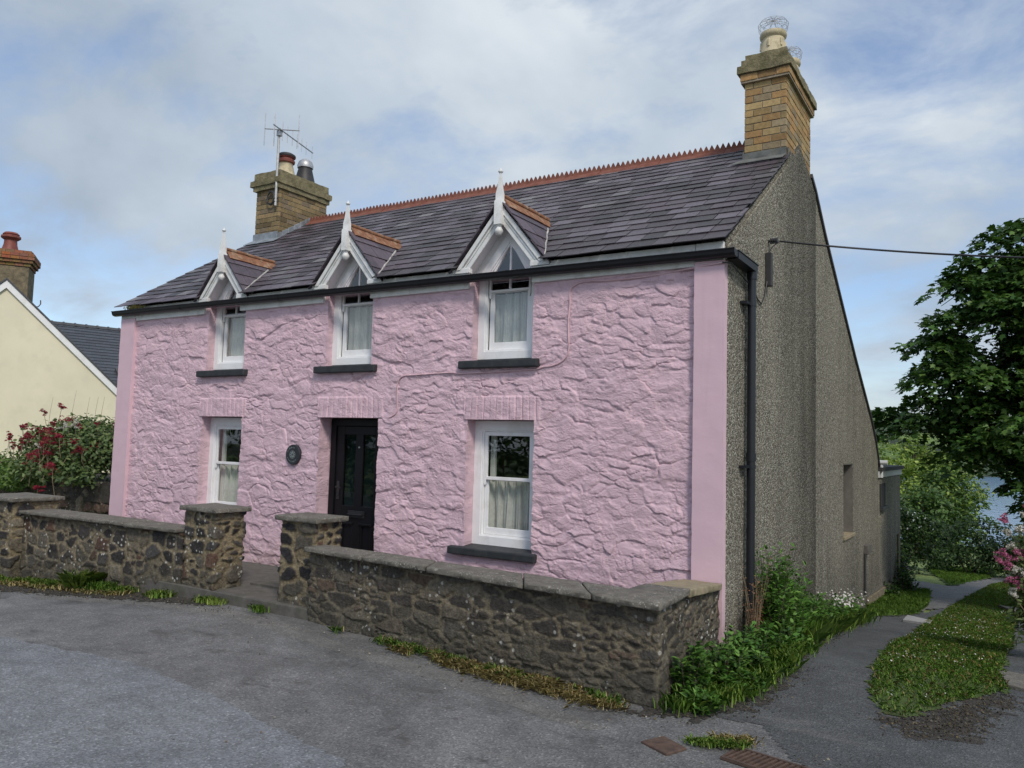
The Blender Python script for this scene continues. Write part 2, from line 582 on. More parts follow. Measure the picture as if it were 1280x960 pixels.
M_TWIG = simple('dry_stem', (0.20, 0.16, 0.10), 0.9, 0.3, 9, 30, 0.2)
M_LEAF = leaf_mat('leaf', 0.45, 0.22)
M_GRASS = leaf_mat('grass_blade', 0.6, 0.25)
M_PETAL = leaf_mat('petal', 0.8, 0.25)
M_PLAQUE = simple('slate_plaque', (0.022, 0.026, 0.032), 0.45, 0.25, 12, 60, 0.2)
M_ENGRAVE = simple('pale_engraving', (0.22, 0.26, 0.26), 0.7, 0.15, 30, 60, 0.1)
M_PIPE = simple('black_plastic_pipe', (0.012, 0.014, 0.02), 0.3, 0.2, 4, 40, 0.03, spec=0.5)
M_CABLE = simple('black_cable', (0.03, 0.03, 0.032), 0.5, 0.2, 10, 40, 0.0)
M_CABLEP = simple('painted_cable', (0.62, 0.42, 0.46), 0.6, 0.1, 10, 40, 0.0)
M_SKYL = simple('skylight_frame', (0.05, 0.05, 0.055), 0.5, 0.2, 6, 30, 0.1)


def glass_mat(name='window_glass', tint=(0.95, 0.97, 0.96), f0=0.15):
    t = mat(name)
    tr = t.add('ShaderNodeBsdfTransparent', Color=tint)
    gl = t.add('ShaderNodeBsdfGlossy', Roughness=0.015)
    b = t.add('ShaderNodeBump', Strength=0.06, Distance=0.02, Height=t.noise(t.pos, 3.0, 2, 0.5))
    t.l.new(b.outputs[0], gl.inputs['Normal'])
    fr = t.add('ShaderNodeFresnel', IOR=1.5)
    f = t.math('ADD', t.math('MULTIPLY', fr.outputs[0], 1.3), f0 - 0.04, clamp=True)
    bf = t.add('ShaderNodeNewGeometry').outputs['Backfacing']
    f = t.math('MULTIPLY', f, t.math('SUBTRACT', 1.0, bf))
    mx = t.add('ShaderNodeMixShader', i0=f)
    t.l.new(tr.outputs[0], mx.inputs[1])
    t.l.new(gl.outputs[0], mx.inputs[2])
    t.l.new(mx.outputs[0], t.out.inputs[0])
    return t.m


M_GLASS = glass_mat()
M_DGLASS = glass_mat('door_glass', (0.45, 0.52, 0.52), 0.05)


def asphalt_mat(name, c0, c1, stain=0.0):
    t = mat(name)
    v = t.add('ShaderNodeTexVoronoi', Scale=85.0)
    t.l.new(t.pos, v.inputs['Vector'])
    s = t.add('ShaderNodeSeparateColor')
    t.l.new(v.outputs['Color'], s.inputs[0])
    agg = t.ramp(s.outputs[0], (0.0, 0.66), (0.6, 1.0), (0.93, 1.2), (1.0, 1.7))
    big = t.noise(t.pos, 0.55, 5, 0.6, 0.8)
    med = t.noise(t.pos, 4.0, 5, 0.65)
    c = t.mix(t.ramp(big, (0.35, 0.0), (0.65, 1.0)), c0, c1)
    c = t.mix(1.0, c, t.ramp(med, (0.3, 0.78), (0.7, 1.22)), 'MULTIPLY')
    c = t.mix(1.0, c, agg, 'MULTIPLY')
    if stain:
        blot = t.ramp(t.noise(t.map(t.pos, (1, 1.8, 1), (2, 0, 0)), 1.4, 6, 0.7, 0.6), (0.56, 0.0), (0.68, stain))
        c = t.mix(blot, c, (0.045, 0.042, 0.04))
        pale = t.ramp(t.noise(t.map(t.pos, (0.7, 2.2, 1), (9, 4, 0)), 1.0, 5, 0.65, 0.5), (0.60, 0.0), (0.72, 0.45))
        c = t.mix(pale, c, (0.20, 0.195, 0.18))
    t.l.new(c, t.bs.inputs['Base Color'])
    rgh = t.ramp(big, (0.3, 0.62), (0.7, 0.85))
    t.l.new(rgh, t.bs.inputs['Roughness'])
    t.bs.inputs['Specular IOR Level'].default_value = 0.5
    bump(t, t.math('ADD', v.outputs['Distance'], t.math('MULTIPLY', med, 0.3)), 0.55, 0.012)
    return t.m


M_ROAD = asphalt_mat('road_asphalt', (0.108, 0.107, 0.105), (0.180, 0.180, 0.179), 0.7)
M_LANE = asphalt_mat('lane_asphalt', (0.058, 0.061, 0.062), (0.085, 0.089, 0.090), 0.2)
M_PATCH = asphalt_mat('patch_asphalt', (0.158, 0.166, 0.180), (0.180, 0.188, 0.200), 0.0)
M_SOIL = simple('bare_soil', (0.050, 0.045, 0.038), 0.98, 0.5, 20, 60, 0.9, dirt=((0.075, 0.066, 0.052), 0.7), dscale=14, bd=0.03)
M_TURF = simple('turf_base', (0.065, 0.105, 0.022), 0.95, 0.4, 14, 60, 0.9, dirt=((0.07, 0.058, 0.03), 0.6), dscale=5, bd=0.03)
M_GRAVEL = asphalt_mat('gravel', (0.10, 0.10, 0.095), (0.16, 0.155, 0.145), 0.0)


def hill_mat():
    t = mat('fields')
    v = t.add('ShaderNodeTexVoronoi', Scale=0.012)
    t.l.new(t.map(t.pos, (1.2, 0.7, 0)), v.inputs['Vector'])
    s = t.add('ShaderNodeSeparateColor')
    t.l.new(v.outputs['Color'], s.inputs[0])
    c = t.ramp(s.outputs[0], (0.0, (0.085, 0.145, 0.036)), (0.45, (0.13, 0.20, 0.05)), (0.8, (0.16, 0.21, 0.065)), (0.97, (0.20, 0.16, 0.10)))
    e = t.add('ShaderNodeTexVoronoi', Scale=0.012, _feature='DISTANCE_TO_EDGE')
    t.l.new(t.map(t.pos, (1.2, 0.7, 0)), e.inputs['Vector'])
    c = t.mix(t.ramp(e.outputs['Distance'], (0.03, 1.0), (0.06, 0.0)), c, (0.018, 0.03, 0.012))
    wood = t.ramp(t.noise(t.pos, 0.02, 4, 0.6), (0.50, 0.0), (0.56, 1.0))
    c = t.mix(t.math('MULTIPLY', wood, 0.9), c, (0.04, 0.07, 0.026))
    c = t.mix(1.0, c, t.ramp(t.noise(t.pos, 0.25, 5, 0.7), (0.3, 0.7), (0.7, 1.3)), 'MULTIPLY')
    t.l.new(c, t.bs.inputs['Base Color'])
    t.bs.inputs['Roughness'].default_value = 0.95
    bump(t, t.noise(t.pos, 0.7, 5, 0.7), 0.6, 1.5)
    return t.m


M_HILL = hill_mat()


def water_mat():
    t = mat('river_water')
    t.bs.inputs['Base Color'].default_value = (0.07, 0.19, 0.42, 1)
    t.bs.inputs['Roughness'].default_value = 0.12
    t.bs.inputs['Specular IOR Level'].default_value = 0.8
    bump(t, t.noise(t.map(t.pos, (1, 0.35, 1)), 1.2, 4, 0.6), 0.35, 0.2)
    return t.m


M_WATER = water_mat()
# ---------------------------------------------------------------- ground
def gz(x, y):
    x = np.asarray(x, dtype=float)
    y = np.asarray(y, dtype=float)
    z = -0.05 * np.clip(-7 - x, 0, 8)
    near = -0.12 * np.clip(y, 0, 9) - 0.05 * (np.clip(y, 9, 16) - 9) - 0.09 * (np.clip(y, 16, 60) - 16)
    near = near - 0.055 * (np.clip(y, 60, 80) - 60)
    wx = np.maximum(sstep(-11, -6, x), sstep(22, 45, y))
    far = 40.0 * sstep(262, 640, y) * (0.82 + 0.36 * fbm(x / 190.0 + 3, y / 260.0, 5, 3)) + 0.02 * np.clip(-x - 40, 0, 200) * sstep(262, 420, y)
    far = far + 14 * sstep(640, 1300, y)
    return z * (1 - sstep(25, 50, y)) + near * wx + far


def axis(*segs):
    out = []
    for a, b, st in segs:
        out += list(np.arange(a, b - 1e-6, st))
    out.append(segs[-1][1])
    return np.array(sorted(set(np.round(out, 4))))


def gridmesh(xs, ys, zf):
    X, Y = np.meshgrid(xs, ys)
    V = np.stack([X, Y, zf(X, Y)], -1).reshape(-1, 3)
    nx, ny = len(xs), len(ys)
    i = np.arange((nx - 1) * (ny - 1))
    r, c = i // (nx - 1), i % (nx - 1)
    a = r * nx + c
    return V, np.stack([a, a + 1, a + nx + 1, a + nx], -1)


def inpoly(px, py, poly):
    px = np.asarray(px)
    ins = np.zeros(px.shape, bool)
    n = len(poly)
    for i in range(n):
        x0, y0 = poly[i]
        x1, y1 = poly[(i + 1) % n]
        if y0 == y1:
            continue
        cnd = ((y0 > py) != (y1 > py)) & (px < (x1 - x0) * (py - y0) / (y1 - y0) + x0)
        ins ^= cnd
    return ins


def drape(name, poly, off, m, cell=0.06, rag=0.06, fx=3.0, seed=3):
    """patch of ground cut to an outline with a slightly ragged edge"""
    P = np.array(poly)
    xs = np.arange(P[:, 0].min() - rag, P[:, 0].max() + rag + cell, cell)
    ys = np.arange(P[:, 1].min() - rag, P[:, 1].max() + rag + cell, cell)
    V, F = gridmesh(xs, ys, lambda x, y: gz(x, y) + off)
    cen = V[F].mean(1)
    jx = (fbm(cen[:, 0] * fx, cen[:, 1] * fx, seed) - 0.5) * 2 * rag * 2
    jy = (fbm(cen[:, 0] * fx, cen[:, 1] * fx, seed + 9) - 0.5) * 2 * rag * 2
    F = F[inpoly(cen[:, 0] + jx, cen[:, 1] + jy, poly)]
    u, inv = np.unique(F, return_inverse=True)
    return struct(build_np(name, V[u], inv.reshape(F.shape), m))


xs = axis((-420, -60, 15), (-60, -16, 2), (-16, 8, 0.5), (8, 40, 2), (40, 420, 15))
ys = axis((-120, -20, 5), (-20, 30, 0.5), (30, 90, 2), (90, 700, 10), (700, 1300, 40))
V, F = gridmesh(xs, ys, lambda x, y: gz(x, y) - 0.012)
struct(build_np('ground', V, F, M_HILL, smooth=True))
xs = axis((-60, -16, 2), (-16, 8, 0.5), (8, 60, 4))
ys = axis((-16, -1.0, 0.5))
V, F = gridmesh(xs, ys, gz)
struct(build_np('road', V, F, M_ROAD))
lane_poly = [(-2.25, -1.0), (-1.95, -1.85), (-1.32, -1.80), (-1.05, -2.25), (-0.55, -2.55), (0.6, -2.7), (9, -2.9), (9, 1.0), (3, 3.0), (1.6, 8),
             (0.7, 12), (-0.55, 13.4), (-0.95, 10.6), (-1.2, 9.2), (-2.3, 8.4)]
drape('lane', lane_poly, 0.003, M_LANE, 0.03, 0.02)
drape('road_repair_patch', [(-5.6, -3.35), (-3.9, -3.55), (-3.1, -3.75), (-2.8, -4.1), (-3.3, -5.5), (-5.6, -5.9), (-9, -5.2), (-8.2, -3.6)], 0.002, M_PATCH, 0.025, 0.05, 2.0)
drape('pavement_edge', [(-9.0, -2.02), (-7.2, -1.80), (-6.0, -1.72), (-4.6, -1.95), (-3.2, -2.15), (-2.1, -2.42), (-2.2, -2.55), (-3.4, -2.35), (-4.8, -2.12), (-6.2, -1.95), (-7.4, -2.05), (-9.0, -2.3)],
      0.0012, asphalt_mat('pavement_asphalt', (0.135, 0.13, 0.122), (0.18, 0.176, 0.165), 0.6), 0.018, 0.05, 3.0)
path_poly = [(-1.3, 9.2), (-0.95, 10.2), (-0.62, 13.4), (0.05, 19.5), (0.6, 23.5), (0.9, 28.5), (0.3, 28.5), (-0.4, 20), (-0.95, 15.2), (-1.2, 14.6), (-2.6, 16), (-2.6, 24), (-3.6, 24), (-3.6, 13), (-2.1, 13.0)]
drape('path', path_poly, 0.010, M_GRAVEL, 0.10, 0.06)
lawn_poly = [(-0.38, -0.66), (-0.58, -1.13), (-0.74, -1.05), (-0.86, -0.54), (-0.95, 0.52), (-1.04, 2.48), (-0.98, 4.2), (-1.04, 7.3), (-1.0, 9.2), (-0.92, 10.3), (-0.60, 13.5),
             (0.05, 19.5), (0.6, 23.5), (2.4, 23.5), (1.2, 14), (0.22, 10.8), (0.10, 7.7), (0.06, 4.5), (-0.02, 2.6), (-0.03, 0.9), (0.0, 0.0)]
lawnL_poly = [(-1.72, 6.4), (-2.12, 8.6), (-2.12, 13.0), (-1.4, 12.8), (-1.25, 10.2), (-1.35, 8.0)]
lawnB_poly = [(-1.15, 14.8), (-1.9, 20), (-2.3, 24), (-0.1, 30), (-0.35, 21), (-0.92, 15.2)]
drape('grass_strip', lawn_poly, 0.010, M_TURF, 0.02, 0.06, 8)
drape('grass_bank', lawnL_poly, 0.016, M_TURF, 0.06, 0.05)
drape('grass_bank', lawnB_poly, 0.016, M_TURF, 0.10, 0.05)
soil_poly = [(-0.58, -1.13), (-0.38, -0.66), (0.0, -0.03), (0.05, -0.27), (-0.12, -0.81), (-0.19, -1.28), (-0.5, -1.5), (-0.75, -1.2)]
drape('bare_earth', soil_poly, 0.005, M_SOIL, 0.010, 0.12, 12)
drape('wall_foot_earth', [(-2.2, -0.9), (-2.05, -2.1), (-1.75, -2.0), (-1.45, -1.6), (-1.4, -0.6), (-1.55, 0.9), (-1.7, 3.5), (-1.85, 6.2), (-2.3, 6.4)], 0.006, M_SOIL, 0.012, 0.08, 12)
drape('verge', [(-14, -2.35), (-10.6, -2.32), (-9.2, -2.16), (-8.3, -1.95), (-7.4, -1.82), (-6.9, -1.75), (-6.9, -1.4), (-14, -1.5)], 0.006, M_SOIL, 0.012, 0.08, 12)

mb = MB()
mb.addv([(-600, 62, -5.0), (600, 62, -5.0), (600, 330, -5.0), (-600, 330, -5.0)], [(0, 1, 2, 3)])
struct(build('river', mb, M_WATER))
# raised slab between the garden wall and the house
mb = MB()
mb.box(-11.3, -2.15, -1.55, 0.1, -0.3, 0.105)
struct(build('forecourt', mb, M_STEP, bevel=0.01))

# ---------------------------------------------------------------- the pink cottage
house = thing('cottage', 'two-storey pink painted stone cottage with slate roof and three pointed dormers', 'house', (-6.75, 4.0, 0))
XL, XR, YB = -11.35, -2.12, 10.2
GD = [(-9.40, -8.56, 0.62, 1.972), (-7.13, -6.165, 0.0, 1.975), (-4.92, -4.07, 0.60, 1.968)]
UP = [(-9.36, -8.59, 2.60, 3.50), (-7.085, -6.33, 2.60, 3.50), (-4.895, -4.12, 2.60, 3.50)]
UC = [-9.055, -6.75, -4.535]


def pink_height(u, v):
    """thickly painted rubble: odd-shaped stones, joints mostly slobbered over, ledges and chips"""
    wu = u + 0.20 * (fbm(u * 2.3, v * 2.3, 11) - 0.5) + 0.045 * (fbm(u * 8, v * 8, 12, 3) - 0.5)
    wv = v + 0.16 * (fbm(u * 2.1, v * 2.6, 13) - 0.5) + 0.04 * (fbm(u * 8, v * 8, 14, 3) - 0.5)
    fill = sstep(0.38, 0.60, fbm(u * 2.2 + 3, v * 2.8, 15, 4))
    def layer(cw, ch, sd, ou, ov, tl):
        F1, F2, ra, rb, du, dv = cells(wu + ou, wv + ov, cw, ch, sd, 0.95)
        e = F2 - F1
        ang = rb * 6.283
        tilt = du * np.cos(ang) * 0.5 + dv * (np.sin(ang) * 0.5 - 0.5 * hsh(np.floor(ra * 977), np.floor(rb * 977), 3))
        pl = tl * (0.35 * ra + 1.05 * tilt)
        body = sstep(0.0, 0.10 + 0.22 * rb, e)
        crack = (1 - sstep(0.0, 0.07, e)) * (hsh(np.floor(ra * 499), np.floor(rb * 499), 5) > 0.40) * sstep(0.05, 0.40, -dv)
        jo = 1 - (1 - body) * (1 - 0.85 * fill) * (0.45 + 0.55 * sstep(0.0, 0.35, np.abs(dv)))
        return jo * (0.010 + pl) + (1 - jo) * 0.004 - 0.010 * crack * (1 - 0.7 * fill)
    h1 = layer(0.38, 0.20, 21, 0, 0, 0.030)
    h2 = layer(0.19, 0.09, 43, 7.3, 3.1, 0.022)
    m = sstep(0.44, 0.56, fbm(u * 1.9 + 5, v * 2.3, 31, 4))
    h = h1 * (1 - m) + h2 * m
    # rough broken faces: horizontal ledges, dints and chips
    led = fbm(wu * 5 + 2, wv * 15, 51, 4)
    k = led * 7
    st = (np.floor(k) + sstep(0.55, 1.0, k - np.floor(k))) / 7
    rough = sstep(0.40, 0.62, fbm(u * 3.1 + 8, v * 3.7, 55, 3))
    h = h + rough * (st - 0.5) * 0.034
    rid = np.abs(fbm(wu * 6, wv * 9, 57, 4) - 0.5)
    h = h - 0.009 * np.exp(-(rid / 0.018) ** 2) * sstep(0.45, 0.62, fbm(u * 4, v * 4, 58, 3))
    h = h + 0.010 * (fbm(wu * 13, wv * 17, 61, 4) - 0.5) + 0.022 * (fbm(u * 1.6, v * 1.6, 71, 2) - 0.5)
    gr = sstep(0.42, 0.60, fbm(u * 4.2 + 9, v * 6.0, 83, 3))
    h = h + gr * (0.012 * (fbm(wu * 30, wv * 40, 85, 3) - 0.5) + 0.004 * (fbm(u * 75, v * 85, 86, 2) - 0.5))
    return h * 0.80 + 0.008


def rough_box(mb, x0, x1, y0, y1, z0, z1, amp, seed, st=0.045):
    """box with a gritty displaced surface"""
    nx, ny, nz = max(2, int((x1 - x0) / st)), max(2, int((y1 - y0) / st)), max(2, int((z1 - z0) / st))
    bm = bmesh.new()
    idx = {}
    vs, fs = [], []
    def vid(i, j, k):
        key = (i, j, k)
        if key not in idx:
            x, y, z = x0 + (x1 - x0) * i / nx, y0 + (y1 - y0) * j / ny, z0 + (z1 - z0) * k / nz
            d = [float(fbm(np.array([x * 9 + s]), np.array([y * 9 + z * 11 + s]), seed + s, 3)[0] - 0.5) for s in (1, 4, 8)]
            idx[key] = len(vs)
            vs.append((x + d[0] * amp * 2, y + d[1] * amp * 2, z + d[2] * amp * 2))
        return idx[key]
    for i in range(nx):
        for j in range(ny):
            for k in (0, nz):
                fs.append((vid(i, j, k), vid(i + 1, j, k), vid(i + 1, j + 1, k), vid(i, j + 1, k)))
    for i in range(nx):
        for k in range(nz):
            for j in (0, ny):
                fs.append((vid(i, j, k), vid(i + 1, j, k), vid(i + 1, j, k + 1), vid(i, j, k + 1)))
    for j in range(ny):
        for k in range(nz):
            for i in (0, nx):
                fs.append((vid(i, j, k), vid(i, j + 1, k), vid(i, j + 1, k + 1), vid(i, j, k + 1)))
    bm.free()
    mb.addv(vs, fs)


def front_wall():
    lx = list(np.arange(XL + 0.1, XR - 0.02, 0.0085))
    lz = list(np.arange(0.0, 3.505, 0.0085))
    for a, b, c, d in GD + UP:
        for q in (a, b):
            lx = [x for x in lx if abs(x - q) > 0.004] + [q]
        for q in (c, d):
            lz = [z for z in lz if abs(z - q) > 0.004] + [q]
    lx = np.array(sorted(lx))
    lz = np.array(sorted(lz))
    X, Z = np.meshgrid(lx, lz)
    H = pink_height(X, Z)
    # flat brick lintels of soldier courses over the ground floor openings
    for a, b, c, d in GD:
        xa, xb, za, zb = a - 0.03, b + 0.05, d, d + 0.235
        ins = sstep(xa - 0.02, xa, X) * (1 - sstep(xb, xb + 0.02, X)) * sstep(za - 0.01, za, Z) * (1 - sstep(zb, zb + 0.02, Z))
        k = (X - xa + (X - 0.5 * (xa + xb)) * (Z - za) * 0.12) / 0.0815
        fr = np.abs(k - np.floor(k) - 0.5)
        jo = sstep(0.40, 0.47, fr) * (0.35 + 0.65 * hsh(np.floor(k + 0.5), np.floor(k + 0.5) * 0 + 3, 3))
        hb = 0.024 + 0.010 * hsh(np.floor(k), np.floor(k) * 0, 7) - 0.015 * jo + 0.008 * (fbm(X * 20, Z * 20, 8, 3) - 0.5)
        # mortar patch beside the lintel
        H = H * (1 - ins) + hb * ins
    # trowelled margins beside the upper windows and near the wall top
    for a, b, c, d in UP:
        t = (1 - sstep(0.0, 0.05, np.maximum(a - X, X - b))) * sstep(c - 0.02, c, Z)
        H = H * (1 - 0.6 * t) + 0.012 * t * 0.6
    edge = 1 - sstep(3.36, 3.45, Z)
    H = H * (0.35 + 0.65 * edge) + 0.004
    Y = -H
    V = np.stack([X, Y, Z], -1).reshape(-1, 3)
    nx, nz = len(lx), len(lz)
    i = np.arange((nx - 1) * (nz - 1))
    r, c = i // (nx - 1), i % (nx - 1)
    a0 = r * nx + c
    Fq = np.stack([a0, a0 + 1, a0 + nx + 1, a0 + nx], -1)
    xm, zm = 0.5 * (lx[c] + lx[c + 1]), 0.5 * (lz[r] + lz[r + 1])
    keep = np.ones(len(Fq), bool)
    extraV, extraF = [], []
    base = len(V)
    for a, b, cc, d in GD + UP:
        keep &= ~((xm > a) & (xm < b) & (zm > cc) & (zm < d))
        ia, ib = np.argmin(abs(lx - a)), np.argmin(abs(lx - b))
        ic, id_ = np.argmin(abs(lz - cc)), np.argmin(abs(lz - d))
        loop = [(k, ia) for k in range(ic, id_)] + [(id_, k) for k in range(ia, ib)] + \
               [(k, ib) for k in range(id_, ic, -1)] + [(ic, k) for k in range(ib, ia, -1)]
        idx = np.array([q[0] * nx + q[1] for q in loop])
        # ragged arrises: push the opening's edge about a little
        P = V[idx].copy()
        rg = (fbm(P[:, 0] * 16 + P[:, 1], P[:, 2] * 16, 81, 3) - 0.5)
        sx = np.where(np.abs(P[:, 0] - a) < 1e-3, -1.0, np.where(np.abs(P[:, 0] - b) < 1e-3, 1.0, 0))
        low = 1.0 if cc < 1.5 else 0.4
        V[idx, 0] += (-np.abs(rg) * 0.06 * low + 0.012) * sx * -1 * 0.7
        prev = idx
        for dep in (0.03, 0.09, 0.21):
            Q = V[idx].copy()
            wob = 0.012 * (fbm(Q[:, 0] * 11 + dep * 30, Q[:, 2] * 11, 91, 3) - 0.5)
            Q[:, 0] = P[:, 0] + sx * (-wob if dep < 0.2 else 0.0)
            Q[:, 1] = dep
            extraV.append(Q)
            cur = base + np.arange(len(idx))
            base += len(idx)
            extraF.append(np.stack([prev, np.roll(prev, -1), np.roll(cur, -1), cur], -1))
            prev = cur
    V = np.concatenate([V] + extraV)
    Fq = np.concatenate([Fq[keep]] + extraF)
    u, inv = np.unique(Fq, return_inverse=True)
    o = build_np('front_wall', V[u], inv.reshape(Fq.shape)[:, ::-1].copy(), M_PINK, house)
    bm = bmesh.new()
    bm.from_mesh(o.data)
    bmesh.ops.recalc_face_normals(bm, faces=bm.faces)
    bm.to_mesh(o.data)
    bm.free()
    o.data.shade_smooth()
    o.data.set_sharp_from_angle(angle=R(60))
    return o


front_wall()
for xa, xb in ((-2.385, -2.105), (-11.36, -11.02)):
    mb = MB()
    rough_box(mb, xa, xb, -0.072, 0.06, -0.05, 3.43, 0.0045, 33, 0.05)
    build('corner_pilaster', mb, M_PINKS, house, smooth=50)

# gable end, one wall with its window hole
PROF = [(0.02, -0.6), (0.02, 3.62), (3.03, 5.575), (3.99, 5.235), (4.66, 4.80), (5.95, 4.08), (7.33, 3.32), (9.19, 2.38), (9.75, 2.02), (YB, 1.60), (YB, -1.9)]


def zprof(y):
    return float(np.interp(y, [p[0] for p in PROF[1:10]], [p[1] for p in PROF[1:10]]))


def gable(x_out, x_in, hole, name, m):
    mb = MB()
    y0, y1, z0, z1 = hole if hole else (6.2, 6.2, 0, 0)
    def sheet(x):
        a = [(x, 0.02, -0.6), (x, 0.02, 3.62), (x, 3.03, 5.575), (x, 3.99, 5.235), (x, 4.66, 4.80), (x, 5.95, 4.08), (x, y0, zprof(y0)), (x, y0, -1.9)]
        mb.addv(a, [tuple(range(len(a)))])
        if hole:
            mb.addv([(x, y0, z1), (x, y0, zprof(y0)), (x, y1, zprof(y1)), (x, y1, z1)], [(0, 1, 2, 3)])
            mb.addv([(x, y0, -1.9), (x, y0, z0), (x, y1, z0), (x, y1, -1.9)], [(0, 1, 2, 3)])
        b = [(x, y1, -1.9), (x, y1, zprof(y1)), (x, 7.33, 3.32), (x, 9.19, 2.38), (x, 9.75, 2.02), (x, YB, 1.6), (x, YB, -1.9)]
        mb.addv(b, [tuple(range(len(b)))])
    sheet(x_out)
    sheet(x_in)
    n = len(PROF)
    for i in range(n - 1):
        (ya, za), (yb, zb) = PROF[i], PROF[i + 1]
        mb.addv([(x_out, ya, za), (x_in, ya, za), (x_in, yb, zb), (x_out, yb, zb)], [(0, 1, 2, 3)])
    if hole:
        q = [(y0, z0), (y1, z0), (y1, z1), (y0, z1)]
        for i in range(4):
            (ya, za), (yb, zb) = q[i], q[(i + 1) % 4]
            mb.addv([(x_out, ya, za), (x_in, ya, za), (x_in, yb, zb), (x_out, yb, zb)], [(0, 1, 2, 3)])
    return build(name, mb, m, house, fix=False)


GH = (6.20, 7.12, 0.42, 1.55)
gable(XR, XR - 0.36, GH, 'gable_wall', M_PEB)
gable(XL, XL + 0.3, None, 'gable_wall', M_PEB)
mb = MB()
mb.box(XL + 0.3, XR - 0.36, YB - 0.25, YB, -1.9, 1.62)
build('rear_wall', mb, M_PEB, house)
# a slightly thicker render face on the main block, its edge shows as a vertical line on the gable
mb = MB()
mb.yz([(0.021, -0.6), (3.97, -1.2), (3.97, 5.19), (3.03, 5.53), (0.021, 3.58)], XR + 0.001, XR + 0.022)
build('render_skin', mb, M_PEB, house, bevel=0.012)

# ---------------------------------------------------------------- roof
SL = 0.640
EY, EZ = -0.12, 3.605
RY, RZ = 3.03, EZ + SL * (3.03 + 0.12)
rng = random.Random(3)


def slate_col(rg, light=1.0):
    k = rg.random()
    base = (0.062, 0.049, 0.058)
    if k < 0.20:
        base = (0.098, 0.084, 0.100)
    elif k < 0.40:
        base = (0.042, 0.037, 0.041)
    elif k < 0.52:
        base = (0.076, 0.058, 0.072)
    elif k < 0.58:
        base = (0.135, 0.126, 0.132)
    j = (0.70 + 0.6 * rg.random()) * light
    return tuple(c * j for c in base)


def slate(mb, o, u, v, n, u0, u1, v0, ln, rg, light=1.0, th=0.009):
    """one slate: tail lifted, head tucked under the course above"""
    du = (rg.random() - 0.5) * 0.006
    dv = (rg.random() - 0.5) * 0.012
    lift = 0.015 + rg.random() * 0.006
    tw = (rg.random() - 0.5) * 0.006
    P = []
    for (a, b, h) in ((u0, v0, lift), (u1, v0, lift + tw), (u1, v0 + ln, 0.002), (u0, v0 + ln, 0.002)):
        for hh in (h, h + th):
            P.append(o + u * (a + du) + v * (b + (dv if b == v0 else 0)) + n * hh)
    mb.addv(P, [(1, 3, 5, 7), (0, 6, 4, 2), (0, 2, 3, 1), (2, 4, 5, 3), (4, 6, 7, 5), (6, 0, 1, 7)], slate_col(rg, light))


O = Vector((XL - 0.10, EY, EZ))
uD = Vector((1, 0, 0))
vD = Vector((0, 1, SL)).normalized()
nD = uD.cross(vD).normalized()
LEN = math.hypot(RY - EY, RZ - EZ)
WID = (XR + 0.035) - (XL - 0.10)
DRZ = [4.215, 4.27, 4.315]            # dormer ridge (slate apex) heights
DT = 1.20                             # tangent of the dormer pitch
mb = MB()
NC = 19
ex = LEN / NC
for i in range(NC):
    v0 = i * ex - (0.02 if i == 0 else 0)
    uu = -rng.random() * 0.2
    while uu < WID:
        wd = 0.20 + rng.random() * 0.08
        a, b = max(0.0, uu), min(WID, uu + wd - 0.008)
        uu += wd
        if b - a < 0.03:
            continue
        cen = O + uD * (0.5 * (a + b)) + vD * (v0 + 0.5 * ex)
        hid = cen.x > -2.63 and cen.y > 2.42
        for c, zr in zip(UC, DRZ):
            hw = (zr - cen.z) / DT - 0.16
            if abs(cen.x - c) < hw:
                hid = True
        if hid:
            continue
        # clip against dormer cheeks so that no slate pokes through the openings
        for c, zr in zip(UC, DRZ):
            hw = (zr - cen.z) / DT - 0.03
            if hw > 0:
                xa, xb = O.x + a, O.x + b
                if xa < c - hw < xb and cen.x < c:
                    b = c - hw - O.x
                elif xa < c + hw < xb and cen.x > c:
                    a = c + hw - O.x
        if b - a < 0.03:
            continue
        slate(mb, O, uD, vD, nD, a, b, v0, min(ex * 1.5, LEN - v0 + 0.02), rng)
rf = build('roof', mb, M_SLATE, house, fix=False)
# roof deck under the slates and the long rear slope
mb = MB()
for xa, xb in ((XL - 0.05, -9.62), (-8.50, -7.32), (-6.18, -5.10), (-3.97, XR - 0.01)):
    mb.yz([(0.03, EZ + SL * 0.15 - 0.035), (RY, RZ - 0.02), (RY, RZ - 0.06), (0.03, EZ + SL * 0.15 - 0.06)], xa, xb)
for c in UC:
    mb.yz([(0.95, EZ + SL * 1.07 - 0.035), (RY, RZ - 0.02), (RY, RZ - 0.06), (0.95, EZ + SL * 1.07 - 0.06)], c - 0.58, c + 0.59)
build('deck', mb, M_DARK, rf)
mb = MB()
pr = [(3.03, 5.61), (3.72, 5.40)] + [(y + 0.02, z + 0.035) for y, z in PROF[3:10]] + [(YB + 0.12, 1.50)]
for (ya, za), (yb, zb) in zip(pr[:-1], pr[1:]):
    xr = XR - 0.5 if ya < 3.7 else XR + 0.03
    mb.addv([(XL - 0.1, ya, za), (xr, ya, za), (xr, yb, zb), (XL - 0.1, yb, zb),
             (XL - 0.1, ya, za - 0.05), (xr, ya, za - 0.05), (xr, yb, zb - 0.05), (XL - 0.1, yb, zb - 0.05)],
            [(0, 1, 2, 3), (4, 7, 6, 5), (0, 4, 5, 1), (1, 5, 6, 2), (2, 6, 7, 3), (3, 7, 4, 0)], (0.06, 0.055, 0.062))
build('rear_roof', mb, M_SLATE, house)

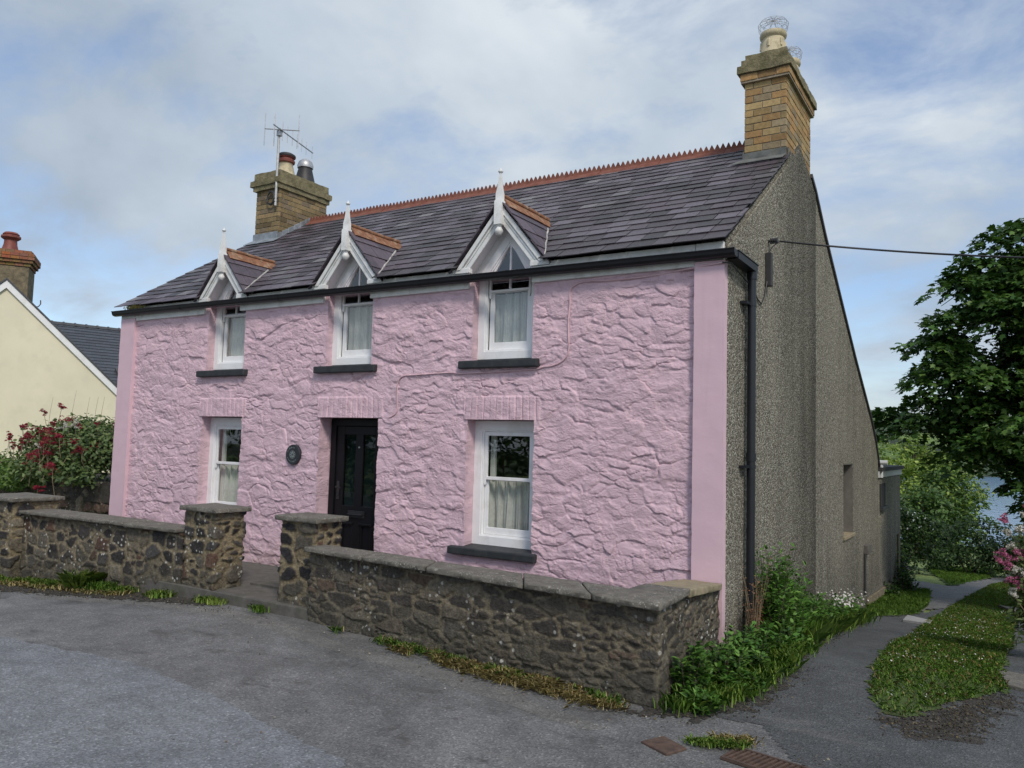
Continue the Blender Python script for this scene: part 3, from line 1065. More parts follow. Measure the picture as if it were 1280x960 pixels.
# crested ridge tiles, 45 cm each, with a saw-tooth comb
mb = MB()
x = -10.73
while x < -2.62:
    x1 = min(x + 0.452, -2.615)
    dz = (rng.random() - 0.5) * 0.012
    zb, zt = RZ - 0.055 + dz, RZ + 0.055 + dz
    mb.yz([(RY - 0.125, zb), (RY, zt), (RY + 0.125, zb), (RY + 0.105, zb - 0.01), (RY, zt - 0.03), (RY - 0.105, zb - 0.01)], x + 0.004, x1)
    mb.yz([(RY - 0.022, zt - 0.02), (RY - 0.016, zt + 0.012), (RY + 0.016, zt + 0.012), (RY + 0.022, zt - 0.02)], x + 0.006, x1 - 0.002)
    n = max(1, int(round((x1 - x) / 0.0753)))
    pw = (x1 - x) / n
    for k in range(n):
        a = x + k * pw + 0.005
        hh = 0.058 + 0.004 * rng.random()
        mb.xz([(a, zt + 0.010), (a + pw - 0.006, zt + 0.010), (a + pw * 0.5 + 0.001, zt + hh + 0.014), (a + pw * 0.5 - 0.005, zt + hh + 0.014)], RY - 0.013, RY + 0.013)
    x = x1
build('ridge_tiles', mb, M_TERRA, house)


# ---------------------------------------------------------------- dormers
def inset(poly, d):
    """inset a convex counter-clockwise xz polygon by d"""
    n = len(poly)
    out = []
    for i in range(n):
        p0, p1, p2 = Vector(poly[i - 1]), Vector(poly[i]), Vector(poly[(i + 1) % n])
        e1, e2 = (p1 - p0).normalized(), (p2 - p1).normalized()
        n1, n2 = Vector((-e1.y, e1.x)), Vector((-e2.y, e2.x))
        b = (n1 + n2)
        out.append(tuple(p1 + b * (d / max(0.2, 1 + n1.dot(n2)))))
    return out


def house_poly(c, hw, z0, zs, za):
    return [(c - hw, z0), (c + hw, z0), (c + hw, zs), (c, za), (c - hw, zs)]


def rect(x0, x1, z0, z1):
    return [(x0, z0), (x1, z0), (x1, z1), (x0, z1)]


def curtain(parent, x0, x1, z0, z1, y, seed, name='curtain', gather=26):
    rg = random.Random(seed)
    n = 260
    ph = [rg.random() * 6.28 for _ in range(5)]
    mb = MB()
    vs, fs = [], []
    rows = 12
    for r in range(rows + 1):
        fz = r / rows
        for k in range(n + 1):
            f = k / n
            wv = 0.024 * math.sin(f * gather + ph[0] + 1.1 * math.sin(f * 7 + ph[1])) + 0.012 * math.sin(f * gather * 2.1 + ph[2] + math.sin(f * 11 + ph[3])) + 0.006 * math.sin(f * gather * 4.3 + ph[4])
            vs.append((x0 + (x1 - x0) * f + 0.006 * math.sin(fz * 3 + f * 12), y + wv * (0.75 + 0.5 * (1 - fz)), z0 + (z1 - z0) * fz))
    for r in range(rows):
        for k in range(n):
            a = r * (n + 1) + k
            fs.append((a, a + 1, a + n + 2, a + n + 1))
    mb.addv(vs, fs)
    return build(name, mb, M_CURT, parent, smooth='all', fix=False)


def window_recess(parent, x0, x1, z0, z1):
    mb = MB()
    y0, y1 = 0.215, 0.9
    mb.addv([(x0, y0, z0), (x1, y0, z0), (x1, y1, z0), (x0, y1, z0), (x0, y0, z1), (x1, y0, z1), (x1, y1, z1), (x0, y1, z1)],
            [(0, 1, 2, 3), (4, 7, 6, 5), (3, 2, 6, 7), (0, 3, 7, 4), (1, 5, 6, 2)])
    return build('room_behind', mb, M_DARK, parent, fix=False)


def sill(parent, x0, x1, z0, z1):
    mb = MB()
    mb.yz([(-0.085, z0), (-0.085, z1 - 0.012), (0.15, z1 + 0.012), (0.15, z0)], x0, x1)
    return build('sill', mb, M_SILL, parent, bevel=0.012)


def ground_window(c, hw, z0, z1, seed, sx0, sx1):
    wnd = None
    mb = MB()
    # box frame
    o = rect(c - hw, c + hw, z0, z1)
    i1 = rect(c - hw + 0.10, c + hw - 0.10, z0 + 0.105, z1 - 0.10)
    mb.ring(o, i1, 0.140, 0.20)
    i2 = rect(c - hw + 0.118, c + hw - 0.118, z0 + 0.118, z1 - 0.118)
    mb.ring(rect(c - hw + 0.085, c + hw - 0.085, z0 + 0.09, z1 - 0.085), i2, 0.150, 0.196)
    wnd = build('window', mb, M_WHITE, house, bevel=0.004)
    zm = z0 + 0.535 * (z1 - z0)
    zm = z0 + (1.325 - 0.62) / (1.965 - 0.62) * (z1 - z0)
    L, Rr = c - hw + 0.119, c + hw - 0.119
    mb = MB()
    up = rect(L, Rr, zm, z1 - 0.119)
    mb.ring(up, rect(L + 0.042, Rr - 0.042, zm + 0.036, z1 - 0.162), 0.160, 0.19)
    for q in (L, Rr - 0.03):
        mb.xz([(q, zm + 0.002), (q + 0.03, zm + 0.002), (q + 0.026, zm - 0.05), (q + 0.015, zm - 0.066), (q + 0.004, zm - 0.05)], 0.1605, 0.1895)
    build('upper_sash', mb, M_WHITE, wnd, bevel=0.004)
    mb = MB()
    lo = rect(L, Rr, z0 + 0.119, zm + 0.03)
    mb.ring(lo, rect(L + 0.046, Rr - 0.046, z0 + 0.119 + 0.075, zm - 0.005), 0.1915, 0.222)
    build('lower_sash', mb, M_WHITE, wnd, bevel=0.004)
    mb = MB()
    mb.xz(rect(L + 0.03, Rr - 0.03, zm + 0.02, z1 - 0.15), 0.174, 0.178)
    build('upper_pane', mb, M_GLASS, wnd)
    mb = MB()
    mb.xz(rect(L + 0.03, Rr - 0.03, z0 + 0.18, zm + 0.005), 0.205, 0.209)
    build('lower_pane', mb, M_GLASS, wnd)
    curtain(wnd, L - 0.05, Rr + 0.05, z0 + 0.10, zm + 0.01, 0.285, seed, gather=40)
    window_recess(wnd, c - hw - 0.2, c + hw + 0.2, z0 - 0.05, z1 + 0.05)
    sill(wnd, sx0, sx1, 0.53, 0.62)
    return wnd


w1 = ground_window(-8.98, 0.435, 0.62, 1.965, 1, -9.50, -8.50)
w3 = ground_window(-4.495, 0.425, 0.62, 1.962, 2, -5.085, -4.005)
# a dark half-drawn blind edge seen in the left upper panes
for wn, xa in ((w1, -9.27), (w3, -4.775)):
    mb = MB()
    mb.box(xa + 0.0, xa + 0.06, 0.25, 0.28, 1.345, 1.86)
    build('drape_edge', mb, M_CURT, wn)


def upper_window(c, idx):
    c = (-8.975, -6.705, -4.508)[idx]
    hw = 0.385
    z0, zs, za = 2.625, 3.56, 4.045
    op = house_poly(c, hw, z0, zs, za)
    mb = MB()
    mb.ring(op, inset(op, 0.088), 0.0950, 0.1600)
    mb.ring(inset(op, 0.07), inset(op, 0.106), 0.1070, 0.1560)
    wnd = build('window', mb, M_WHITE, house, bevel=0.004)
    zm = 3.365
    L, Rr = c - hw + 0.118, c + hw - 0.122
    mb = MB()
    upp = [(L, zm), (Rr, zm), (Rr, zs - 0.045), (c, za - 0.105), (L, zs - 0.045)]
    inn = inset(upp, 0.024)
    mb.ring(upp, inn, 0.1180, 0.1480)
    mb.xz(rect(c - 0.011, c + 0.011, zm + 0.028, za - 0.165), 0.1185, 0.1475)
    for q in (L, Rr - 0.03):
        mb.xz([(q, zm + 0.002), (q + 0.03, zm + 0.002), (q + 0.026, zm - 0.05), (q + 0.015, zm - 0.07), (q + 0.004, zm - 0.05)], 0.1185, 0.1475)
    build('upper_sash', mb, M_WHITE, wnd, bevel=0.003)
    mb = MB()
    mb.ring(rect(L, Rr, z0 + 0.098, zm + 0.03), rect(L + 0.055, Rr - 0.055, z0 + 0.19, zm - 0.005), 0.1495, 0.1820)
    build('lower_sash', mb, M_WHITE, wnd, bevel=0.004)
    mb = MB()
    mb.xz(inset(upp, 0.02), 0.1310, 0.1350)
    build('upper_pane', mb, M_GLASS, wnd)
    mb = MB()
    mb.xz(rect(L + 0.04, Rr - 0.04, z0 + 0.17, zm + 0.005), 0.1650, 0.1690)
    build('lower_pane', mb, M_GLASS, wnd)
    curtain(wnd, L - 0.03, Rr + 0.03, z0 + 0.1, zm + 0.0, 0.250, 30 + idx, gather=34)
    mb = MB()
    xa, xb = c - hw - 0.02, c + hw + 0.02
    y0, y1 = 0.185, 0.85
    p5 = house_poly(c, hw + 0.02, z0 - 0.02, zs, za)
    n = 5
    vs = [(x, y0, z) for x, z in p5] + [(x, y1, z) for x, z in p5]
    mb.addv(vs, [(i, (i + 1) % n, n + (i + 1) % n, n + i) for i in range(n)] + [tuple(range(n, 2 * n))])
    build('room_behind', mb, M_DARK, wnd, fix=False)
    sill(wnd, c - 0.515, c + 0.475, 2.515, 2.61)
    return wnd


def dormer(c, zr, idx):
    za = zr - 0.035                       # bargeboard apex
    zf = 3.60                             # bargeboard foot
    hwd = (za - zf) / DT
    bw = 0.128
    sl = math.atan(DT)
    dv = bw / math.cos(sl)
    du = bw / math.sin(sl)
    rg = random.Random(50 + idx)
    dm = None
    # slated cheeks-cum-roof, both slopes, courses running back to the valley
    mb = MB()
    for sgn in (-1, 1):
        o = Vector((c, -0.105, zr))
        vd = Vector((sgn * 1, 0, -DT)).normalized()
        nd = Vector((sgn * DT, 0, 1)).normalized()
        L = (zr - 3.575) / DT * math.hypot(1, DT)
        nC = 4
        e = L / nC
        for i in range(nC):
            lo = L - i * e + (0.015 if i == 0 else 0)    # tail distance from the ridge
            hi = max(0.0, lo - e * 1.45)
            zmid = zr - (lo - e * 0.5) / math.hypot(1, DT) * DT
            zlow = zr - lo / math.hypot(1, DT) * DT
            y_end = (zlow + 0.02 - EZ) / SL + EY
            y_end2 = (zr - (lo - e) / math.hypot(1, DT) * DT + 0.02 - EZ) / SL + EY
            y = -0.105 - (0.12 if i % 2 else 0)
            stop = max(y_end, y_end2 - 0.0) + 0.05
            while y < stop:
                wd = 0.24 + 0.05 * rg.random()
                a, b = max(-0.105, y), min(stop, y + wd - 0.004)
                y += wd
                if b - a < 0.03:
                    continue
                # back edge follows the valley
                lift = 0.014 + rg.random() * 0.004
                P = []
                zh = zr - hi / math.hypot(1, DT) * DT
                bl = min(b, (zlow + 0.03 - EZ) / SL + EY + 0.06)
                bh = min(b, (zh + 0.03 - EZ) / SL + EY + 0.06)
                if bl < a + 0.01:
                    bl = a + 0.01
                    if bh < a + 0.02:
                        continue
                for (yy, dd, h) in ((a, lo, lift), (bl, lo, lift), (bh, hi, 0.002), (a, hi, 0.002)):
                    for hh in (h, h + 0.009):
                        p = Vector((c, yy, zr)) + vd * dd + nd * hh
                        P.append(p)
                k = (0.088, 0.068, 0.084)
                j = 0.75 + 0.5 * rg.random()
                mb.addv(P, [(1, 3, 5, 7), (0, 6, 4, 2), (0, 2, 3, 1), (2, 4, 5, 3), (4, 6, 7, 5), (6, 0, 1, 7)], tuple(q * j for q in k))
    dm = build('dormer', mb, M_SLATE, house, fix=True)
    # bargeboards with a raised outer moulding
    for sgn in (-1, 1):
        def X_(d):
            return c + sgn * d
        mb = MB()
        mb.xz([(X_(0.0), za), (X_(hwd), zf), (X_(hwd - du), zf), (X_(0.0), za - dv)], -0.055, -0.018)
        m2 = 0.050
        mb.xz([(X_(0.004), za - 0.003), (X_(hwd - 0.004), zf + 0.001), (X_(hwd - m2 / math.sin(sl)), zf + 0.001), (X_(0.004), za - m2 / math.cos(sl))], -0.078, -0.0555)
        m3a, m3b = 0.062, 0.080
        mb.xz([(X_(0.004), za - m3a / math.cos(sl)), (X_(hwd - m3a / math.sin(sl)), zf + 0.002), (X_(hwd - m3b / math.sin(sl)), zf + 0.002), (X_(0.004), za - m3b / math.cos(sl))], -0.064, -0.0555)
        build('bargeboard', mb, M_WHITEOLD, dm, bevel=0.004)
        # lining boards under the overhang
        mb = MB()
        t = 0.05
        mb.extr([(X_(0.0), -0.016, za - t / math.cos(sl)), (X_(hwd - 0.03), -0.016, zf - 0.10 + 0.03 * DT),
                 (X_(hwd - 0.03), -0.016, zf - 0.12 + 0.0), (X_(0.0), -0.016, za - (t + 0.025) / math.cos(sl))], (0, 0.235, 0))
        build('soffit', mb, M_WHITE, dm)
        # infill between lining and window head
        mb = MB()
        mb.xz([(X_(0.26), 3.44), (X_(hwd - 0.01), 3.44), (X_(hwd - 0.01), zf - 0.03), (X_(0.0), za - 0.03), (X_(0.0), 3.96), (X_(0.26), 3.60)], 0.130, 0.158)
        build('infill_board', mb, M_WHITE, dm)
        # small block at the bargeboard's foot
        mb = MB()
        xa, xb = sorted((X_(hwd - 0.185), X_(hwd + 0.045)))
        mb.box(xa, xb, -0.07, -0.012, zf - 0.035, zf + 0.018)
        build('foot_block', mb, M_WHITEOLD, dm, bevel=0.005)
    # finial: square post, tapered spike with a knob, turned drop
    mb = MB()
    z0 = za - 0.235
    yc = -0.088
    def sq(h, z):
        return [(c - h, yc - h, z), (c + h, yc - h, z), (c + h, yc + h, z), (c - h, yc + h, z)]
    lv = [(0.043, z0), (0.043, za + 0.02), (0.034, za + 0.035), (0.034, za + 0.10), (0.024, za + 0.17), (0.010, za + 0.335)]
    vs = []
    for h, z in lv:
        vs += sq(h, z)
    fs = [(3, 2, 1, 0)]
    for i in range(len(lv) - 1):
        for k in range(4):
            fs.append((i * 4 + k, i * 4 + (k + 1) % 4, i * 4 + 4 + (k + 1) % 4, i * 4 + 4 + k))
    fs.append(tuple(len(lv) * 4 - 4 + k for k in range(4)))
    mb.addv(vs, fs)
    zt = za + 0.33
    mb.lathe(c, yc, [(0.011, zt), (0.027, zt + 0.012), (0.028, zt + 0.022), (0.012, zt + 0.034), (0.009, zt + 0.05), (0.0, zt + 0.06)], 12)
    mb.lathe(c, yc, [(0.0, z0 - 0.115), (0.022, z0 - 0.11), (0.043, z0 - 0.085), (0.045, z0 - 0.06), (0.030, z0 - 0.035), (0.024, z0 - 0.02), (0.036, z0 + 0.002)], 14)
    build('finial', mb, M_WHITEOLD, dm, smooth=35, bevel=0.0)
    # roll-topped ridge tiles
    mb = MB()
    y, ye = -0.035, (zr - EZ) / SL + EY - 0.02
    while y < ye - 0.02:
        y1 = min(ye, y + 0.36)
        h = 0.115
        zz = zr + 0.055 + (rg.random() - 0.5) * 0.008
        w_ = h * 0.92
        mb.extr([(c - w_, y + 0.003, zz - h * DT * 0.92), (c, y + 0.003, zz), (c + w_, y + 0.003, zz - h * DT * 0.92),
                 (c + w_ - 0.02, y + 0.003, zz - h * DT * 0.92 - 0.004), (c, y + 0.003, zz - 0.03), (c - w_ + 0.02, y + 0.003, zz - h * DT * 0.92 - 0.004)], (0, y1 - y - 0.003, 0))
        mb.tube([(c, y + 0.001, zz + 0.004), (c, y1 - 0.001, zz + 0.004)], 0.026, 10)
        y = y1
    build('ridge_tiles', mb, M_TERRAO, dm, bevel=0.004)
    # pale mortar fillet along the right valley
    mb = MB()
    pts = []
    for k in range(9):
        f = k / 8
        z = (zr - 0.12) * (1 - f) + 3.66 * f
        xx = c + (zr - z) / DT + 0.012
        pts.append((xx + 0.006 * math.sin(k * 2.1), (z - EZ) / SL + EY - 0.035, z + 0.012))
    mb.tube(pts, [0.010, 0.013, 0.009, 0.012, 0.008, 0.012, 0.010, 0.007, 0.008], 6)
    build('valley_fillet', mb, simple('valley_mortar', (0.42, 0.41, 0.38), 0.9, 0.3, 20, 60, 0.4) if 'valley_mortar' not in bpy.data.materials else bpy.data.materials['valley_mortar'], dm)
    return dm


for i, (c, zr) in enumerate(zip(UC, DRZ)):
    upper_window(c, i)
    dormer(c, zr, i)

# ---------------------------------------------------------------- fascia, gutter, downpipe
mb = MB()
for xa, xb in ((-11.02, -9.425), (-8.685, -7.135), (-6.365, -4.935), (-4.135, -2.39)):
    mb.box(xa, xb, -0.052, -0.006, 3.395, 3.605)
mb.box(-2.386, -2.125, -0.05, 0.0, 3.438, 3.607)
mb.box(-11.40, -11.024, -0.05, 0.0, 3.438, 3.572)
build('fascia', mb, M_WHITEOLD, house, bevel=0.004)


def gutter_z(x):
    return 3.535 - 0.038 * (x - XL) / (XR - XL)


mb = MB()
prof = [(-0.055, 0.0), (-0.057, -0.038), (-0.075, -0.056), (-0.115, -0.062), (-0.15, -0.052), (-0.165, -0.031), (-0.172, 0.0), (-0.180, 0.004), (-0.180, 0.012), (-0.160, 0.012), (-0.155, -0.026), (-0.115, -0.051), (-0.075, -0.045), (-0.066, 0.0)]
xl_, xr_ = -11.47, -1.99
vs = [(xl_, y, gutter_z(xl_) + z) for y, z in prof] + [(xr_, y, gutter_z(xr_) + z) for y, z in prof]
n = len(prof)
mb.addv(vs, [(i, (i + 1) % n, n + (i + 1) % n, n + i) for i in range(n)])
for xx in (xl_, xr_ - 0.012):
    mb.xz([(0, 0), (0, 0), (0, 0)], 0, 0) if False else None
    mb.extr([(xx, y, gutter_z(xx) + z) for y, z in prof[:9]], (0.012, 0, 0))
# joints
for xx in (-9.9, -7.9, -5.6, -3.3):
    mb.extr([(xx, y * 1.0 - (0.004 if y < -0.06 else 0), gutter_z(xx) + z - 0.003) for y, z in prof[:8]], (0.07, 0, 0))
gz_ = gutter_z(xr_)
# short return along the gable to the pipe
mb.box(-2.09, -1.985, -0.05, 0.60, gz_ - 0.065, gz_ + 0.004)
mb.box(-2.09, -1.978, -0.06, 0.62, gz_ + 0.0045, gz_ + 0.014)
g = build('gutter', mb, M_BLACK, house, bevel=0.004)
mb = MB()
px_, py_ = -2.03, 0.56
mb.tube([(px_, py_, gz_ - 0.05), (px_, py_, 1.7), (px_, py_, 0.35), (px_ + 0.01, py_ - 0.01, 0.16), (px_ + 0.06, py_ - 0.05, 0.0), (px_ + 0.07, py_ - 0.06, -0.12)], 0.040, 16)
for z in (3.36, 1.62):
    mb.tube([(px_, py_, z), (px_, py_, z + 0.075)], 0.048, 16)
dp = build('downpipe', mb, M_PIPE, house, smooth=40)
for z in (3.10, 1.55):
    mb = MB()
    mb.tube([(px_, py_, z), (px_, py_, z + 0.035)], 0.046, 16)
    mb.box(px_ - 0.085, px_ + 0.0, py_ - 0.17, py_ - 0.02, z + 0.004, z + 0.030)
    build('pipe_bracket', mb, M_PIPE, dp)
# moss growing in the gutter's left end
rgm = np.random.default_rng(5)
mb = MB()
for k in range(160):
    a = rgm.normal(0, 1, 3)
    mb_x, mb_y, mb_z = -10.95 + a[0] * 0.10, -0.14 + a[1] * 0.02, gutter_z(-11.0) + 0.015 + abs(a[2]) * 0.02
    s = 0.012
    mb.addv([(mb_x - s, mb_y, mb_z), (mb_x + s, mb_y, mb_z), (mb_x + rgm.normal(0, .01), mb_y - 0.01, mb_z + 0.035)], [(0, 1, 2)], (0.16 * rgm.uniform(.6, 1.3), 0.13, 0.04))
build('gutter_moss', mb, M_GRASS, g, fix=False)

# ---------------------------------------------------------------- door
mb = MB()
DX0, DX1, DZ0, DZ1 = -7.11, -6.185, 0.10, 1.965
o = rect(DX0 - 0.0, DX1, DZ0, DZ1)
mb.ring(o, rect(DX0 + 0.085, DX1 - 0.085, DZ0 + 0.02, DZ1 - 0.085), 0.165, 0.235)
door = build('door', mb, M_DOOR, house, bevel=0.005)
L, Rr, zb, zt = DX0 + 0.088, DX1 - 0.088, DZ0 + 0.023, DZ1 - 0.088
mb = MB()
mb.box(L, L + 0.125, 0.185, 0.225, zb, zt)
mb.box(Rr - 0.125, Rr, 0.185, 0.225, zb, zt)
c = 0.5 * (L + Rr)
mb.box(c - 0.06, c + 0.06, 0.1855, 0.2245, zb + 0.2, zt - 0.1)
mb.box(L + 0.1255, Rr - 0.1255, 0.186, 0.224, zt - 0.105, zt)
mb.box(L + 0.1255, Rr - 0.1255, 0.186, 0.224, 0.70, 0.91)
mb.box(L + 0.1255, Rr - 0.1255, 0.186, 0.224, zb, zb + 0.22)
for xa, xb in ((L + 0.126, c - 0.061), (c + 0.061, Rr - 0.126)):
    mb.box(xa, xb, 0.203, 0.22, zb + 0.22, 0.70)
    mb.ring(rect(xa, xb, zb + 0.221, 0.699), rect(xa + 0.025, xb - 0.025, zb + 0.246, 0.674), 0.190, 0.2025)
    mb.box(xa - 0.01, xb + 0.01, 0.170, 0.1845, 0.688, 0.712)
build('door_leaf', mb, M_DOOR, door, bevel=0.006)
for xa, xb in ((L + 0.126, c - 0.061), (c + 0.061, Rr - 0.126)):
    mb = MB()
    mb.box(xa, xb, 0.206, 0.210, 0.91, zt - 0.105)
    build('door_pane', mb, M_DGLASS, door)
mb = MB()
mb.box(L - 0.1, Rr + 0.1, 0.262, 0.30, 0.0, 2.0)
build('hall_screen', mb, simple('hall_net', (0.16, 0.19, 0.19), 0.9, 0.15, 20, 100, 0.2), door)
mb = MB()
mb.box(c - 0.13, c + 0.13, 0.172, 0.186, 0.775, 0.855)
mb.box(c - 0.10, c + 0.10, 0.164, 0.1715, 0.795, 0.835)
mb.tube([(c - 0.115, 0.168, 0.815), (c - 0.115, 0.148, 0.815), (c + 0.115, 0.148, 0.815), (c + 0.115, 0.168, 0.815)], 0.007, 8)
build('letterbox', mb, M_IRON if False else simple('dark_door_metal', (0.05, 0.05, 0.055), 0.35, 0.2, 20, 30, 0.05, metal=0.6), door, bevel=0.003)
mb = MB()
hx = L + 0.055
mb.box(hx - 0.022, hx + 0.022, 0.178, 0.1865, 0.98, 1.20)
mb.lathe(hx, 0.0, [(0, 0)], 3) if False else None
mb.tube([(hx, 0.178, 1.13), (hx, 0.138, 1.13), (hx + 0.09, 0.130, 1.125)], 0.009, 8)
mb.tube([(hx, 0.178, 1.03), (hx, 0.168, 1.03)], 0.012, 10)
build('door_handle', mb, bpy.data.materials['dark_door_metal'], door)
mb = MB()
mb.tube([(c - 0.0, 0.186, 1.62), (c - 0.0, 0.178, 1.62)], 0.011, 10)
build('spyhole', mb, M_ENGRAVE, door)
mb = MB()
mb.box(DX0 - 0.02, DX1 + 0.02, -0.03, 0.165, 0.0, 0.115)
build('threshold', mb, M_STEP, door, bevel=0.01)

# painted cable run across the front
mb = MB()
def wy(x, z):
    return -float(pink_height(np.array([x]), np.array([z]))[0]) - 0.011
pts = [(-2.12, -0.09, 3.40), (-2.38, -0.088, 3.385), (-2.46, -0.03, 3.38)]
for k in range(14):
    f = k / 13
    x = -2.6 - 1.0 * f
    pts.append((x, wy(x, 3.375) - 0.004, 3.372 - 0.03 * math.sin(f * 3.0)))
for k in range(1, 26):
    f = k / 25
    z = 3.34 - 0.72 * f
    x = -3.70 + 0.008 * math.sin(f * 9)
    pts.append((x, wy(x, z), z))
pts += [(-3.73, wy(-3.73, 2.565), 2.565), (-3.80, wy(-3.8, 2.53), 2.53)]
for k in range(60):
    f = k / 59
    x = -3.9 - 1.95 * f
    z = 2.515 - 0.055 * f - (0.02 if x > -5.08 and x < -4.0 else 0)
    pts.append((x, min(wy(x, z), -0.02), z))
for k in range(1, 14):
    f = k / 13
    z = 2.44 - 0.42 * f
    pts.append((-5.905, wy(-5.905, z), z))
pts += [(-5.94, wy(-5.94, 1.985), 1.985), (-6.05, wy(-6.05, 1.97), 1.965), (-6.17, -0.01, 1.955)]
sm = [Vector(p) for p in pts]
for it in range(2):
    sm = [sm[0]] + [sm[i - 1] * 0.25 + sm[i] * 0.5 + sm[i + 1] * 0.25 for i in range(1, len(sm) - 1)] + [sm[-1]]
mb.tube(sm, 0.0085, 6)
build('wall_cable', mb, M_CABLEP, house, smooth=60)
mb = MB()
mb.tube([(-2.12, -0.095, 3.40), (-2.05, -0.06, 3.395), (-2.04, 0.1, 3.36), (-2.05, 0.4, 3.33), (-2.07, 0.75, 3.32), (-2.085, 0.95, 3.25), (-2.085, 1.12, 3.22), (-2.085, 1.25, 3.32), (-2.075, 1.34, 3.56)], 0.007, 6)
build('supply_cable', mb, M_CABLE, house, smooth=60)
mb = MB()
mb.box(-2.098, -2.03, 1.31, 1.375, 3.44, 3.80)
build('junction_box', mb, M_CABLE, house, bevel=0.008)

# side window in the gable recess
mb = MB()
y0, y1, z0, z1 = GH
def rx(x0, x1, ya, yb, za, zb):
    mb.box(x0, x1, ya, yb, za, zb)
rx(XR - 0.33, XR - 0.27, y0, y1, z0, z0 + 0.06)
rx(XR - 0.33, XR - 0.27, y0, y1, z1 - 0.06, z1)
rx(XR - 0.33, XR - 0.27, y0, y0 + 0.06, z0 + 0.06, z1 - 0.06)
rx(XR - 0.33, XR - 0.27, y1 - 0.06, y1, z0 + 0.06, z1 - 0.06)
sw = build('side_window', mb, M_WHITEOLD, house)
mb = MB()
mb.box(XR - 0.305, XR - 0.30, y0 + 0.06, y1 - 0.06, z0 + 0.06, z1 - 0.06)
build('pane', mb, M_GLASS, sw)
mb = MB()
mb.box(XR - 0.268, XR - 0.004, y1 - 0.014, y1 - 0.002, z0 + 0.006, z1 - 0.016)
mb.box(XR - 0.268, XR - 0.004, y0 + 0.002, y0 + 0.014, z0 + 0.006, z1 - 0.016)
mb.box(XR - 0.268, XR - 0.004, y0 + 0.002, y1 - 0.002, z1 - 0.014, z1 - 0.002)
build('reveal_lining', mb, simple('smooth_grey_render', (0.13, 0.12, 0.105), 0.9, 0.25, 6, 40, 0.3), sw)
mb = MB()
mb.box(XR - 0.26, XR + 0.03, y0 - 0.04, y1 + 0.04, z0 - 0.05, z0 + 0.004)
build('sill', mb, M_COPET, sw, bevel=0.008)
mb = MB()
mb.box(XR - 0.1, XR + 0.085, 8.25, 8.62, -0.05, 0.11)
build('flue_cowl', mb, simple('cowl_metal', (0.10, 0.09, 0.08), 0.7, 0.3, 9, 40, 0.2), house, bevel=0.01)
mb = MB()
mb.tube([(XR + 0.03, 8.2, -0.03), (XR + 0.03, 8.2, -0.75)], 0.018, 8)
build('waste_pipe', mb, M_CABLE, house)
mb = MB()
mb.tube([(XR + 0.0, YB + 0.14, 1.55), (XR + 0.16, YB + 0.14, 1.55)], 0.05, 10)
mb.tube([(XR + 0.05, YB + 0.14, 1.52), (XR + 0.05, YB + 0.10, 1.25)], 0.03, 10)
build('rear_gutter', mb, M_FASCIA, house)

# rear extension with a rounded end
ext_pts = [(XR - 0.005, YB + 0.002), (XR - 0.005, 14.1)]
for k in range(1, 13):
    a = k / 12 * math.pi / 2
    ext_pts.append((XR - 0.005 - 1.1 * (1 - math.cos(a)), 14.1 + 1.1 * math.sin(a)))
ext_pts += [(-6.0, 15.2), (-6.0, YB + 0.002)]
def ext_prism(off, z0, z1):
    cxm, cym = -4.0, 12.0
    m = MB()
    pl = []
    for x, y in ext_pts:
        pl.append((x + (off if x > -5.9 else 0) * (1 if x > -3 else 0), y + (off if y > 14.11 else 0), z0))
    m.extr(pl, (0, 0, z1 - z0))
    return m
ex_ = build('extension', ext_prism(0.0, -2.0, 1.25), M_PEB, house, smooth=30)
build('fascia', ext_prism(0.035, 1.252, 1.375), M_FASCIA, ex_, smooth=30)
build('flat_roof', ext_prism(0.085, 1.378, 1.455), M_FELT, ex_, smooth=30)
mb = MB()
mb.box(XR - 0.02, XR + 0.012, 10.45, 11.25, 0.66, 1.12)
build('slot_window', mb, M_DARK, ex_)
mb = MB()
mb.box(XR - 0.03, XR + 0.07, 10.42, 11.28, 0.60, 0.655)
build('slot_sill', mb, M_SILL, ex_)
mb = MB()
mb.box(XR - 0.02, XR + 0.03, 13.4, 13.65, -1.35, -0.12)
build('batten', mb, simple('old_batten', (0.11, 0.10, 0.05), 0.9, 0.3, 9, 40, 0.3), ex_)
mb = MB()
mb.yz([(8.6, -1.9), (8.6, -0.86), (14.0, -1.13), (14.0, -1.9)], XR - 0.02, XR + 0.035)
build('plinth', mb, M_OLDREND, house, bevel=0.01)


